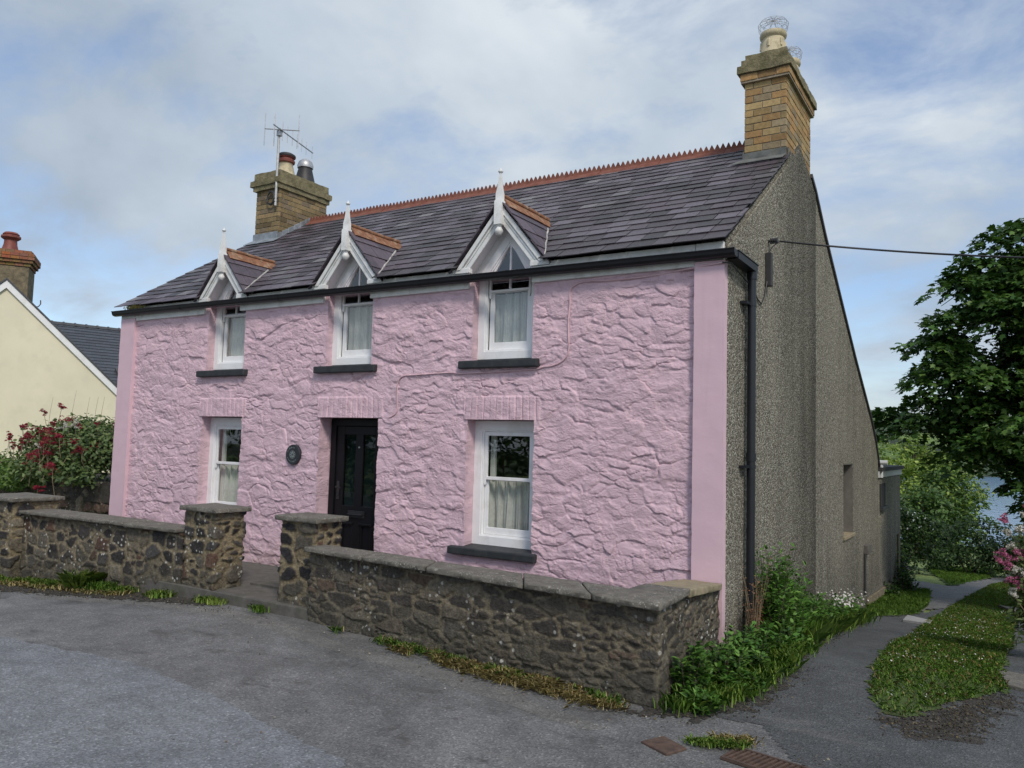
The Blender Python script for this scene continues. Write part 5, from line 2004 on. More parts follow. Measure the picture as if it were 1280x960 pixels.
mb.extr([L4(-3.2, -4.6, 6.33 - sl2 * 4.6), L4(-3.2, 0, 6.33), L4(-3.2, 0, 6.28), L4(-3.2, -4.6, 6.28 - sl2 * 4.6)], ra_ * 16.4, (0.05, 0.055, 0.065))
r2 = build('roof', mb, M_SLATE, nb2)
mb = MB()
s = -3.2
while s < 13:
    mb.extr([L4(s, -0.14, 6.30), L4(s, 0, 6.43), L4(s, 0.14, 6.30)], ra_ * 0.43, (0.05, 0.052, 0.056))
    mb.extr([L4(s + 0.36, -0.16, 6.31), L4(s + 0.36, 0, 6.455), L4(s + 0.36, 0.16, 6.31)], ra_ * 0.08, (0.05, 0.052, 0.056))
    s += 0.45
build('ridge_tiles', mb, M_SLATE, r2)
sk = MB()
def on(s, dist, h):
    return tuple(Vector(L4(s, dist, 6.33 - sl2 * dist)) + nd * h)
SK0, SK1, SD0, SD1 = 1.62, 2.6, 3.35, 4.5
for (a, b, c_, d) in ((SK0, SK1, SD0, SD0 + 0.09), (SK0, SK1, SD1 - 0.09, SD1), (SK0, SK0 + 0.09, SD0 + 0.09, SD1 - 0.09), (SK1 - 0.09, SK1, SD0 + 0.09, SD1 - 0.09)):
    q = [Vector(on(a, c_, 0.03)), Vector(on(b, c_, 0.03)), Vector(on(b, d, 0.03)), Vector(on(a, d, 0.03))]
    sk.extr(q, nd * 0.10)
skl = build('skylight', sk, M_SKYL, nb2)
sk = MB()
sk.extr([Vector(on(SK0 + 0.09, SD0 + 0.09, 0.09)), Vector(on(SK1 - 0.09, SD0 + 0.09, 0.09)), Vector(on(SK1 - 0.09, SD1 - 0.09, 0.09)), Vector(on(SK0 + 0.09, SD1 - 0.09, 0.09))], nd * 0.01)
build('pane', sk, glass_mat('skylight_glass', (0.3, 0.33, 0.35), 0.8), skl)


# ---------------------------------------------------------------- plants
def frames(n, rng, nrm, spread):
    """random leaf frames about given normals"""
    N = nrm + rng.normal(0, spread, (n, 3))
    N /= np.linalg.norm(N, axis=1, keepdims=True) + 1e-9
    T = rng.normal(0, 1, (n, 3))
    T -= N * (T * N).sum(1, keepdims=True)
    T /= np.linalg.norm(T, axis=1, keepdims=True) + 1e-9
    return N, T, np.cross(N, T)


LEAF_OVAL = np.array([(0, 0, 0), (0.28, 0.24, 0.05), (0.62, 0.22, 0.05), (1.0, 0, -0.08), (0.62, -0.22, 0.05), (0.28, -0.24, 0.05)])
LEAF_SLIM = np.array([(0, 0, 0), (0.4, 0.11, 0.02), (1.0, 0, -0.10), (0.4, -0.11, 0.02)])
LEAF_PALM = np.array([(0, 0, 0), (0.10, 0.34, -0.03), (0.36, 0.26, 0.02), (0.50, 0.52, -0.05), (0.62, 0.20, 0.02), (1.0, 0, -0.08), (0.62, -0.20, 0.02), (0.50, -0.52, -0.05), (0.36, -0.26, 0.02), (0.10, -0.34, -0.03)])


def leaf_mesh(pos, nrm, size, shape, rng, cols, spread=0.5, tdir=None, tmix=0.0, cvar=0.3):
    n = len(pos)
    N, T, B = frames(n, rng, nrm, spread)
    if tdir is not None:
        T = T * (1 - tmix) + tdir * tmix
        T -= N * (T * N).sum(1, keepdims=True)
        T /= np.linalg.norm(T, axis=1, keepdims=True) + 1e-9
        B = np.cross(N, T)
    s = size * rng.uniform(0.65, 1.25, n)
    k = len(shape)
    V = pos[:, None, :] + s[:, None, None] * (T[:, None, :] * shape[None, :, 0:1] + B[:, None, :] * shape[None, :, 1:2] + N[:, None, :] * shape[None, :, 2:3])
    F = np.arange(n * k).reshape(n, k)
    cols = np.array(cols)
    C = cols[rng.integers(0, len(cols), n)] * rng.uniform(1 - cvar, 1 + cvar, (n, 1))
    return V.reshape(-1, 3), F, np.repeat(C, k, axis=0)


def merge(parts):
    V, F, C, o = [], {}, [], 0
    for v, f, c in parts:
        V.append(v)
        C.append(c)
        F.setdefault(f.shape[1], []).append(f + o)
        o += len(v)
    return np.concatenate(V), [np.concatenate(x) for x in F.values()], np.concatenate(C)


def in_ell(n, rng, c, r, shell=0.0):
    d = rng.normal(0, 1, (n, 3))
    d /= np.linalg.norm(d, axis=1, keepdims=True)
    q = (shell + (1 - shell) * rng.random((n, 1))) ** (1 / 3 if shell == 0 else 0.6)
    return np.array(c) + d * q * np.array(r), d


def sprays(rng, lobes, nspray, nleaf, sr, sthick, droop=0.25):
    """leaf positions in flat drooping sprays spread through the lobes"""
    P, Nn, Td = [], [], []
    vol = np.array([r[0] * r[1] * r[2] for c, r in lobes]) ** 0.72
    cnt = np.maximum(3, (nspray * vol / vol.sum())).astype(int)
    for (c, r), k in zip(lobes, cnt):
        pc, d = in_ell(k, rng, c, r, 0.35)
        for p, dd in zip(pc, d):
            out = dd.copy()
            out[2] *= 0.3
            out /= np.linalg.norm(out) + 1e-9
            n0 = np.array((0, 0, 1.0)) + out * droop + rng.normal(0, 0.12, 3)
            n0 /= np.linalg.norm(n0)
            t0 = out - n0 * (out @ n0)
            t0 /= np.linalg.norm(t0) + 1e-9
            b0 = np.cross(n0, t0)
            m = int(nleaf * rng.uniform(0.6, 1.4))
            a = rng.uniform(0, 6.283, m)
            q = np.sqrt(rng.random(m)) * sr * rng.uniform(0.7, 1.3)
            pp = p + (np.cos(a) * q)[:, None] * t0 * 1.25 + (np.sin(a) * q)[:, None] * b0 * 0.85 + n0 * (rng.normal(0, sthick, m) - 0.35 * q * q / sr)[:, None]
            P.append(pp)
            Nn.append(np.tile(n0, (m, 1)))
            Td.append(np.tile(t0 - n0 * 0.35, (m, 1)) + ((np.cos(a))[:, None] * t0 + (np.sin(a))[:, None] * b0) * 0.8)
    return np.concatenate(P), np.concatenate(Nn), np.concatenate(Td)


def limb(mb, a, b, r0, r1, rng, n=7, wob=0.08):
    a, b = Vector(a), Vector(b)
    pts, rr = [], []
    L = (b - a).length
    for k in range(n):
        f = k / (n - 1)
        p = a.lerp(b, f) + Vector(rng.normal(0, wob * L * 0.3, 3)) * (math.sin(f * math.pi))
        p.z += 0.10 * L * math.sin(f * math.pi)
        pts.append(p)
        rr.append(r0 + (r1 - r0) * f)
    mb.tube(pts, rr, 8)
    return pts


# the sycamore on the right
rng_ = np.random.default_rng(21)
G0 = float(gz(2.2, 11.2))
tree = thing('sycamore_tree', 'large dark green sycamore tree on the right, beyond the lane', 'tree', (2.2, 11.2, G0))
lobes = [((0.95, 11.0, 5.25), (1.05, 1.2, 1.15)), ((0.0, 10.9, 5.15), (0.85, 0.9, 0.9)), ((0.4, 11.0, 5.9), (0.7, 0.8, 0.5)), ((-1.05, 10.9, 3.75), (0.72, 0.9, 0.55)), ((-0.50, 10.8, 5.1), (0.62, 0.8, 0.62)), ((-0.75, 10.9, 4.3), (0.5, 0.8, 0.4)), ((0.3, 10.9, 3.2), (1.3, 1.2, 0.9)), ((2.2, 11.3, 5.0), (1.6, 1.6, 1.4)), ((0.2, 10.8, 4.35), (0.90, 1.1, 0.75)), ((1.2, 11.2, 3.7), (1.5, 1.6, 1.0)),
         ((-0.55, 10.9, 3.15), (1.05, 1.2, 0.75)), ((-1.30, 11.0, 2.55), (0.75, 0.8, 0.42)), ((0.5, 10.8, 2.4), (1.4, 1.5, 0.85)), ((-0.4, 10.6, 2.0), (0.9, 0.9, 0.5)),
         ((0.85, 10.8, 1.25), (0.85, 1.2, 0.75)), ((2.2, 11.0, 2.6), (1.7, 1.7, 1.9)), ((0.55, 11.2, 1.5), (0.5, 0.9, 0.5)), ((-1.75, 11.1, 2.35), (0.42, 0.5, 0.28)),
         ((1.0, 10.7, 0.55), (0.6, 0.9, 0.45))]
P, Nn, Td = sprays(rng_, lobes, 760, 60, 0.34, 0.035, 0.45)
V, F, Cc = leaf_mesh(P, Nn, 0.135, LEAF_PALM, rng_, [(0.042, 0.098, 0.021), (0.062, 0.132, 0.028), (0.032, 0.074, 0.018), (0.098, 0.175, 0.040)], 0.38, Td, 0.6)
build_np('crown', V, F, M_LEAF, tree, col=Cc)
mb = MB()
mb.tube([(2.2, 11.2, G0 - 0.3), (2.22, 11.2, G0 + 1.0), (2.15, 11.15, 1.6), (2.1, 11.2, 3.2), (1.9, 11.2, 4.6)], [0.26, 0.21, 0.17, 0.12, 0.05], 12)
for c, r in lobes:
    st_ = Vector((2.15, 11.15, min(3.6, max(0.6, c[2] - 0.9))))
    limb(mb, st_, c, 0.07, 0.015, rng_)
    for k in range(3):
        q = np.array(c) + rng_.normal(0, 0.45, 3) * np.array(r)
        limb(mb, c, q, 0.018, 0.006, rng_, 5)
build('trunk', mb, M_BARK, tree, smooth=60)


def bush(name, label, cat, base, lobes, n, size, cols, shape=LEAF_OVAL, seed=1, group=None, stems=6, spr=None):
    rg = np.random.default_rng(seed)
    t = thing(name, label, cat, base, group)
    if spr:
        P, Nn, Td = sprays(rg, lobes, spr[0], spr[1], spr[2], spr[3], 0.4)
        V, F, Cc = leaf_mesh(P, Nn, size, shape, rg, cols, 0.45, Td, 0.5)
    else:
        ps, ns = [], []
        vol = np.array([r[0] * r[1] * r[2] for c, r in lobes]) ** 0.7
        for (c, r), k in zip(lobes, (n * vol / vol.sum()).astype(int)):
            p, d = in_ell(k, rg, c, r, 0.3)
            # bunch the leaves so the outline has gaps
            j = rg.integers(0, max(4, k // 25), k)
            off = rg.normal(0, 1, (max(4, k // 25), 3)) * np.array(r) * 0.16
            ps.append(p + off[j])
            ns.append(d * 0.7 + np.array((0, 0, 0.6)))
        P, Nn = np.concatenate(ps), np.concatenate(ns)
        V, F, Cc = leaf_mesh(P, Nn, size, shape, rg, cols, 0.6)
    build_np('foliage', V, F, M_LEAF, t, col=Cc)
    mb = MB()
    for k in range(stems):
        c, r = lobes[k % len(lobes)]
        e = np.array(c) + rg.normal(0, 0.4, 3) * np.array(r)
        limb(mb, (base[0] + rg.normal(0, 0.05), base[1] + rg.normal(0, 0.05), base[2] - 0.05), e, 0.02, 0.005, rg, 6)
    build('stems', mb, M_BARK, t)
    return t


def g(x, y):
    return float(gz(x, y))


DK = [(0.022, 0.048, 0.014), (0.030, 0.060, 0.016), (0.018, 0.040, 0.012), (0.042, 0.075, 0.020)]
MD = [(0.070, 0.130, 0.036), (0.090, 0.155, 0.044), (0.055, 0.105, 0.030)]
LT = [(0.22, 0.31, 0.06), (0.17, 0.26, 0.05), (0.27, 0.34, 0.08), (0.13, 0.20, 0.045)]
b = g(-0.9, 22)
bush('shrub', 'rounded dark green shrub at the end of the lane, below the river', 'shrub', (-0.9, 22.0, b),
     [((-0.9, 22.0, b + 0.95), (1.35, 1.3, 1.0)), ((0.1, 22.4, b + 0.65), (0.9, 1.0, 0.7)), ((-1.7, 22.0, b + 0.6), (0.6, 0.8, 0.6))], 0, 0.11, DK, seed=5, spr=(190, 45, 0.26, 0.05))
b = g(-2.6, 18.5)
wb = bush('shrub', 'tall loose shrub with white blossom just behind the rear extension', 'shrub', (-2.6, 18.5, b),
          [((-2.7, 18.5, b + 1.1), (0.9, 0.8, 1.0)), ((-2.2, 18.6, b + 1.3), (0.75, 0.7, 0.5)), ((-1.9, 18.8, b + 0.8), (0.5, 0.6, 0.8)), ((-2.9, 18.3, b + 0.4), (0.7, 0.6, 0.5))], 0, 0.095, DK + MD[:1], seed=6, spr=(170, 42, 0.24, 0.05))
rg = np.random.default_rng(61)
p, d = in_ell(70, rg, (-2.4, 18.0, b + 1.5), (0.8, 0.4, 0.45), 0.5)
V, F, Cc = leaf_mesh(p, d + np.array((0, -1, 0.5)), 0.05, LEAF_OVAL, rg, [(0.55, 0.58, 0.60), (0.45, 0.48, 0.5)], 0.7)
build_np('blossom', V, F, M_PETAL, wb, col=Cc)
b = g(1.6, 20.0)
bush('shrub', 'dense dark shrub under the sycamore at the right edge', 'shrub', (1.6, 19.0, b),
     [((1.5, 19.0, b + 0.9), (1.1, 1.0, 1.0)), ((2.4, 19.4, b + 1.2), (1.0, 1.0, 1.2))], 0, 0.12, DK, seed=7, spr=(120, 42, 0.26, 0.05))

# trees down the slope towards the river
tl = ['bright green rounded tree beside the extension roof, nearest the cottage', 'yellow-green broad tree in the middle of the group above the river', 'mid green tree just left of the sycamore, behind the white blossom',
      'pale green tree standing behind the others on the river bank', 'dark green lower tree at the water side of the group', 'small olive tree low down by the water']
for i, (x, y, h, rr, cs) in enumerate(((-6.6, 44, 7.0, 2.4, LT), (-4.6, 47, 7.6, 2.5, LT), (-2.6, 40, 5.2, 2.0, MD + LT[:1]), (-7.6, 58, 8.2, 3.0, LT), (-3.4, 36, 3.4, 1.7, MD), (-3.0, 52, 6.3, 2.0, LT[2:] + MD[:1]))):
    b = g(x, y)
    rg = np.random.default_rng(200 + i)
    t = thing('bank_tree', tl[i], 'tree', (x, y, b), 'trees on the river bank')
    lb = []
    for k in range(7):
        a = rg.uniform(0, 6.28)
        q = rr * rg.uniform(0.2, 0.7)
        lb.append(((x + q * math.cos(a), y + q * math.sin(a), b + h * rg.uniform(0.40, 0.80)), (rr * 0.5, rr * 0.5, h * 0.22)))
    lb.append(((x, y, b + h * 0.85), (rr * 0.45, rr * 0.45, h * 0.16)))
    lb.append(((x, y, b + h * 0.3), (rr * 0.8, rr * 0.8, h * 0.28)))
    P, Nn, Td = sprays(rg, lb, 150, 34, 0.5, 0.09, 0.5)
    V, F, Cc = leaf_mesh(P, Nn, 0.24, LEAF_OVAL, rg, cs, 0.55, Td, 0.4)
    build_np('crown', V, F, M_LEAF, t, col=Cc)
    mb = MB()
    mb.tube([(x, y, b - 0.3), (x + 0.1, y, b + h * 0.4), (x, y, b + h * 0.8)], [0.22, 0.15, 0.04], 8)
    for c, r in lb:
        limb(mb, (x + 0.05, y, b + h * 0.35), c, 0.07, 0.02, rg, 5)
    build('trunk', mb, M_BARK, t)

# hedge added behind the camera to give the window glass dark green reflections
rg = np.random.default_rng(31)
hd = thing('reflection_hedge', 'tall green hedge added behind the camera, seen only mirrored in the windows', 'hedge', (-9, -13.2, 0))
lb = [((x, -13.4 + 0.4 * math.sin(x), 1.5 + 0.35 * math.sin(x * 1.7)), (1.3, 0.8, 1.6)) for x in np.arange(-24, 1.0, 1.5)]
P, Nn, Td = sprays(rg, lb, 520, 26, 0.4, 0.08, 0.5)
V, F, Cc = leaf_mesh(P, Nn, 0.20, LEAF_OVAL, rg, DK + MD, 0.5, Td, 0.4)
build_np('foliage', V, F, M_LEAF, hd, col=Cc)
for c, r in lb:
    mb = MB()
    limb(mb, (c[0], c[1], -0.2), c, 0.05, 0.02, rg, 5)
    build('stem', mb, M_BARK, hd)


def flower_head(parts, rg, c, r, n, cols, size=0.016):
    d = rg.normal(0, 1, (n, 3))
    d /= np.linalg.norm(d, axis=1, keepdims=True)
    d[:, 2] = np.abs(d[:, 2]) * 0.9 - 0.25
    p = np.array(c) + d * r * rg.uniform(0.6, 1.0, (n, 1))
    parts.append(leaf_mesh(p, d, size, LEAF_OVAL * np.array((1, 1.5, 1)), rg, cols, 0.5, cvar=0.35))


CR = [(0.26, 0.020, 0.045), (0.32, 0.035, 0.065), (0.20, 0.016, 0.035)]
PKC = [(0.44, 0.13, 0.24), (0.52, 0.20, 0.32), (0.36, 0.09, 0.20)]
WHC = [(0.62, 0.60, 0.58), (0.55, 0.52, 0.50)]


def valerian(name, label, base, lobes, heads, nleaf, cols, size, seed, hr=0.05, lean=0.0):
    rg = np.random.default_rng(seed)
    t = thing(name, label, 'flowering plant', base)
    ps, ns = [], []
    vol = np.array([r[0] * r[1] * r[2] for c, r in lobes]) ** 0.7
    for (c, r), k in zip(lobes, (nleaf * vol / vol.sum()).astype(int)):
        p, d = in_ell(k, rg, c, r, 0.2)
        j = rg.integers(0, max(4, k // 18), k)
        off = rg.normal(0, 1, (max(4, k // 18), 3)) * np.array(r) * 0.17
        ps.append(p + off[j])
        ns.append(d * 0.6 + np.array((0, 0, 0.7)))
    V, F, Cc = leaf_mesh(np.concatenate(ps), np.concatenate(ns), size, LEAF_OVAL, rg, cols, 0.6)
    build_np('foliage', V, F, M_LEAF, t, col=Cc)
    mb = MB()
    parts = []
    for (hx, hy, hz, kind, sc) in heads:
        c, r = lobes[rg.integers(0, len(lobes))]
        bx = hx + (rg.normal(0, 0.12) if not lean else lean * rg.uniform(0.6, 1.4))
        mb.tube([(bx, hy + (rg.normal(0, 0.1) if not lean else 0.2), hz - (0.45 if not lean else 0.28)), (0.5 * (bx + hx) + 0.02, hy, hz - 0.2), (hx, hy, hz)], [0.006, 0.005, 0.003], 5)
        cl = {'c': CR, 'p': PKC, 'w': WHC}[kind]
        for q in range(int(5 + 5 * sc)):
            o = rg.normal(0, 0.55, 3) * hr * sc
            flower_head(parts, rg, (hx + o[0], hy + o[1], hz + o[2]), hr * sc * 0.55, 30, cl)
    build('stems', mb, M_TWIG, t)
    V, F, Cc = merge(parts)
    build_np('flower_heads', V, F, M_PETAL, t, col=Cc)
    return t


VL = [(0.125, 0.180, 0.068), (0.100, 0.150, 0.058), (0.150, 0.200, 0.080), (0.080, 0.125, 0.050)]
rg = np.random.default_rng(8)
hs = [(-13.15, -0.05, 1.62, 'c', 1.7), (-13.25, -0.1, 1.50, 'c', 1.5), (-13.05, -0.1, 1.55, 'c', 1.4), (-13.45, -0.1, 1.33, 'c', 1.3), (-13.35, -0.2, 1.25, 'c', 1.5), (-12.75, -0.2, 1.13, 'c', 1.6), (-12.45, 0.0, 1.42, 'c', 1.3), (-12.3, 0.0, 1.45, 'c', 1.1),
      (-14.75, 0.1, 1.62, 'c', 1.0), (-13.9, 0.2, 2.02, 'c', 0.9), (-13.35, 0.2, 2.10, 'c', 1.0), (-12.95, 0.1, 1.88, 'c', 1.1), (-13.5, 0.1, 1.75, 'c', 0.9), (-14.1, 0.1, 1.7, 'c', 0.9), (-14.35, 0.1, 1.75, 'c', 0.8), (-14.4, 0.0, 1.45, 'c', 0.9),
      (-13.95, 0.0, 1.62, 'c', 0.9), (-12.8, -0.1, 1.62, 'c', 0.9), (-13.1, -0.1, 1.35, 'c', 1.0), (-13.6, 0.0, 1.35, 'p', 0.9), (-12.9, 0.1, 1.8, 'w', 1.0), (-12.7, 0.1, 1.82, 'w', 1.1), (-13.2, 0.2, 1.78, 'w', 0.9), (-13.42, -0.1, 1.45, 'w', 0.6), (-12.85, -0.35, 0.80, 'c', 1.0)]
hs += [(rg.uniform(-14.6, -12.3), rg.uniform(-0.1, 0.4), rg.uniform(1.35, 1.85), 'c', rg.uniform(0.5, 0.9)) for k in range(26)]
valerian('red_valerian', 'bush of dark red and white valerian flowers growing on the rubble bank', (-13.4, 0.5, 0.9),
         [((-13.2, 0.45, 1.40), (1.0, 0.55, 0.45)), ((-14.0, 0.45, 1.40), (0.7, 0.5, 0.42)), ((-12.5, 0.45, 1.45), (0.7, 0.5, 0.42)), ((-13.3, 0.6, 1.72), (0.7, 0.4, 0.25)), ((-13.7, 0.05, 1.08), (0.6, 0.3, 0.25)), ((-12.5, 0.05, 1.05), (0.5, 0.25, 0.2))],
         hs, 8200, VL, 0.085, 41, 0.062)
fs_ = bush('dark_leaved_shrub', 'shrub with reddish brown and green leaves against the cottage corner', 'shrub', (-11.75, 0.7, 0.9),
     [((-11.95, 0.7, 1.72), (0.42, 0.4, 0.36)), ((-11.75, 0.75, 1.35), (0.35, 0.35, 0.4)), ((-12.15, 0.6, 1.45), (0.35, 0.3, 0.3))], 3600, 0.065, [(0.055, 0.085, 0.025), (0.085, 0.04, 0.03), (0.04, 0.07, 0.02), (0.07, 0.10, 0.03)], seed=42)
bush('ivy_bush', 'low bright green leafy bush at the far left above the end pillar', 'shrub', (-15.2, 0.3, 0.8),
     [((-15.2, 0.3, 0.98), (0.9, 0.4, 0.30)), ((-14.5, 0.15, 0.92), (0.6, 0.35, 0.26)), ((-16.2, 0.3, 1.0), (0.6, 0.4, 0.32))], 4200, 0.07, [(0.11, 0.19, 0.045), (0.09, 0.155, 0.04), (0.13, 0.205, 0.05)], seed=43)
gs = thing('grass_stems', 'thin dry grass stems rising out of the red flowering bush', 'grass stems', (-13.2, 0.5, 0.9))
for x in (-13.5, -13.05, -12.8, -12.62, -14.2):
    pts = [(x + 0.02 * k * k / 8 - 0.1, 0.5, 1.6 + 0.12 * k + (0.0 if k < 5 else -0.02)) for k in range(7 if x != -13.5 else 8)]
    mb = MB()
    mb.tube(pts, [0.004 - 0.0004 * k for k in range(len(pts))], 4)
    build('stem', mb, M_TWIG, gs)
hs = [(0.02, 2.9, 1.06, 'p', 1.1), (0.22, 3.1, 1.20, 'p', 1.0), (0.03, 3.0, 0.93, 'w', 0.9), (0.14, 2.9, 0.98, 'w', 0.8), (-0.03, 2.9, 0.70, 'p', 1.5), (0.12, 2.9, 0.72, 'p', 1.5), (0.02, 2.85, 0.62, 'p', 1.3), (0.06, 2.9, 0.80, 'w', 1.0), (0.10, 2.85, 0.55, 'w', 1.0),
      (0.08, 2.85, 0.42, 'p', 1.3), (0.17, 2.9, 0.40, 'p', 1.1), (0.05, 2.8, 0.33, 'w', 1.0), (0.25, 3.0, 0.85, 'w', 1.0), (0.22, 2.95, 0.60, 'p', 1.0), (0.3, 3.1, 1.05, 'p', 1.0), (0.25, 2.9, 0.95, 'w', 0.8), (0.18, 2.95, 1.12, 'w', 0.7), (0.3, 2.9, 0.3, 'p', 1.0)]
valerian('pink_valerian', 'pink and white valerian flowers leaning in at the right edge', (0.45, 3.1, g(0.45, 3.1)),
         [((0.30, 3.1, 0.75), (0.24, 0.3, 0.36)), ((0.42, 3.2, 0.2), (0.3, 0.4, 0.45)), ((0.20, 3.0, 0.45), (0.18, 0.25, 0.28)), ((0.22, 3.0, 0.1), (0.2, 0.25, 0.3))], hs, 4200, [(0.10, 0.15, 0.055), (0.075, 0.115, 0.04), (0.13, 0.17, 0.07)], 0.06, 45, 0.042, 0.28)


# ---------------------------------------------------------------- grass and weeds
def blades(pos, h, rg, cols, w=0.004, lean=0.35, cvar=0.3):
    n = len(pos)
    a = rg.uniform(0, 6.283, n)
    d = np.stack([np.cos(a), np.sin(a), 0 * a], -1)
    s = np.stack([-np.sin(a), np.cos(a), 0 * a], -1)
    hh = h * rg.uniform(0.5, 1.3, n)[:, None]
    ln = lean * rg.uniform(0.2, 1.6, n)[:, None]
    z = np.array((0, 0, 1.0))
    ww = w * rg.uniform(0.7, 1.4, n)[:, None]
    p0, p1 = pos - s * ww, pos + s * ww
    mid = pos + z * hh * 0.6 + d * hh * ln * 0.35
    tip = pos + z * hh * (1.0 - 0.25 * ln) + d * hh * ln
    V = np.stack([p0, p1, mid + s * ww * 0.75, tip, mid - s * ww * 0.75], 1).reshape(-1, 3)
    F = np.arange(n * 5).reshape(n, 5)
    cols = np.array(cols)
    C = cols[rg.integers(0, len(cols), n)] * rg.uniform(1 - cvar, 1 + cvar, (n, 1))
    return V, F, np.repeat(C, 5, 0)


def scatter(poly, n, rg, off=0.014, dens=None):
    P = np.array(poly)
    out = []
    tot = 0
    while tot < n:
        x = rg.uniform(P[:, 0].min(), P[:, 0].max(), n * 2)
        y = rg.uniform(P[:, 1].min(), P[:, 1].max(), n * 2)
        k = inpoly(x, y, poly)
        if dens is not None:
            k &= rg.random(len(x)) < dens(x, y)
        out.append(np.stack([x[k], y[k], gz(x[k], y[k]) + off], -1))
        tot += k.sum()
    return np.concatenate(out)[:n]


GR = [(0.125, 0.230, 0.036), (0.100, 0.195, 0.030), (0.165, 0.250, 0.050), (0.080, 0.160, 0.026)]
DRY = [(0.42, 0.34, 0.17), (0.34, 0.27, 0.125), (0.50, 0.42, 0.22), (0.22, 0.17, 0.08)]
rg = np.random.default_rng(71)
patch = lambda x, y: 0.40 + 0.60 * sstep(0.36, 0.56, fbm(x * 3.3 + 7, y * 2.3, 77, 4)) * (1.0 / (1 + 0.10 * np.clip(y, 0, 30)))
parts = [blades(scatter(lawn_poly, 60000, rg, dens=patch), 0.034, rg, GR, 0.0026, 0.9),
         blades(scatter(lawn_poly, 5000, rg, dens=patch), 0.045, rg, [DRY[1], DRY[3]], 0.003, 0.9),
         blades(scatter(lawnL_poly, 6000, rg), 0.09, rg, GR, 0.004, 0.5), blades(scatter(lawnB_poly, 9000, rg), 0.08, rg, GR, 0.006, 0.5)]
V, F, Cc = merge(parts)
o = build_np('lawn_grass', V, F, M_GRASS, col=Cc)
tag(o, 'short trodden grass growing in the strip between lane and right-hand track', 'grass')['kind'] = 'stuff'
p = scatter(lawn_poly[:9] + lawn_poly[-6:], 330, rg, 0.045, dens=lambda x, y: sstep(0.45, 0.6, fbm(x * 2 + 1, y * 2, 5, 3)))
V, F, Cc = leaf_mesh(p, np.tile((0, 0, 1.0), (len(p), 1)), 0.016, LEAF_OVAL * np.array((1, 1.8, 1)), rg, [(0.6, 0.6, 0.55)], 0.5)
o = build_np('clover_flowers', V, F, M_PETAL, col=Cc)
tag(o, 'tiny white clover flowers scattered over the grass strip', 'flowers')['kind'] = 'stuff'


def along(pts, n, rg, wid, z=0.014):
    P = np.array(pts)
    seg = np.linalg.norm(np.diff(P, axis=0), axis=1)
    t = rg.random(n) * seg.sum()
    cs = np.concatenate([[0], np.cumsum(seg)])
    i = np.clip(np.searchsorted(cs, t) - 1, 0, len(seg) - 1)
    f = (t - cs[i]) / seg[i]
    q = P[i] + (P[i + 1] - P[i]) * f[:, None] + rg.normal(0, wid, (n, 2))
    return np.stack([q[:, 0], q[:, 1], gz(q[:, 0], q[:, 1]) + z], -1)


def clumpy(p, k=3.0, thr=0.45, seed=9, rg=None):
    return p[fbm(p[:, 0] * k, p[:, 1] * k, seed, 3) > thr]


parts = [blades(clumpy(along([(-13, -1.98), (-10.6, -1.86), (-9.0, -1.76), (-7.6, -1.66)], 5200, rg, 0.06), 2.5, 0.40), 0.07, rg, GR + LT, 0.004, 0.6),
         blades(along([(-13, -2.05), (-10.6, -1.95), (-9.0, -1.85), (-8.2, -1.78)], 1800, rg, 0.07), 0.05, rg, DRY, 0.004, 0.9),
         blades(along([(-9.05, -1.80), (-9.0, -1.79)], 150, rg, 0.05), 0.22, rg, LT, 0.005, 0.75),
         blades(along([(-8.75, -1.78), (-8.5, -1.76)], 200, rg, 0.05), 0.11, rg, GR, 0.005, 0.5),
         blades(along([(-7.05, -1.66), (-6.75, -1.62)], 260, rg, 0.05), 0.06, rg, LT, 0.004, 0.5),
         blades(along([(-6.3, -1.58), (-6.15, -1.6)], 160, rg, 0.04), 0.06, rg, GR, 0.004, 0.5)]
V, F, Cc = merge(parts)
o = build_np('verge_grass', V, F, M_GRASS, col=Cc)
tag(o, 'green and yellowed grass along the foot of the left garden wall', 'grass')['kind'] = 'stuff'
wl = [(-5.1, -1.70), (-4.2, -1.80), (-3.4, -1.90), (-2.7, -1.98), (-2.15, -2.03)]
parts = [blades(clumpy(along(wl[1:], 7000, rg, 0.06), 3.5, 0.46), 0.045, rg, DRY, 0.0024, 1.5), blades(clumpy(along(wl, 1500, rg, 0.04), 4, 0.5), 0.05, rg, GR + DRY[:1], 0.004, 0.7),
         blades(along([(-3.6, -1.93), (-2.3, -2.08)], 1600, rg, 0.06), 0.035, rg, DRY, 0.0024, 1.7)]
V, F, Cc = merge(parts)
o = build_np('dry_grass', V, F, M_GRASS, col=Cc)
tag(o, 'dead straw-coloured grass along the foot of the right garden wall', 'grass')['kind'] = 'stuff'
parts = [blades(along([(-1.57, -2.40), (-1.30, -2.27)], 700, rg, 0.028), 0.035, rg, LT + GR, 0.003, 0.8), blades(along([(-1.45, -2.28), (-1.28, -2.20)], 260, rg, 0.025), 0.04, rg, DRY, 0.003, 1.0)]
V, F, Cc = merge(parts)
o = build_np('gutter_grass', V, F, M_GRASS, col=Cc)
tag(o, 'small patch of grass growing between the rusty cover and the drain grating', 'grass')['kind'] = 'stuff'


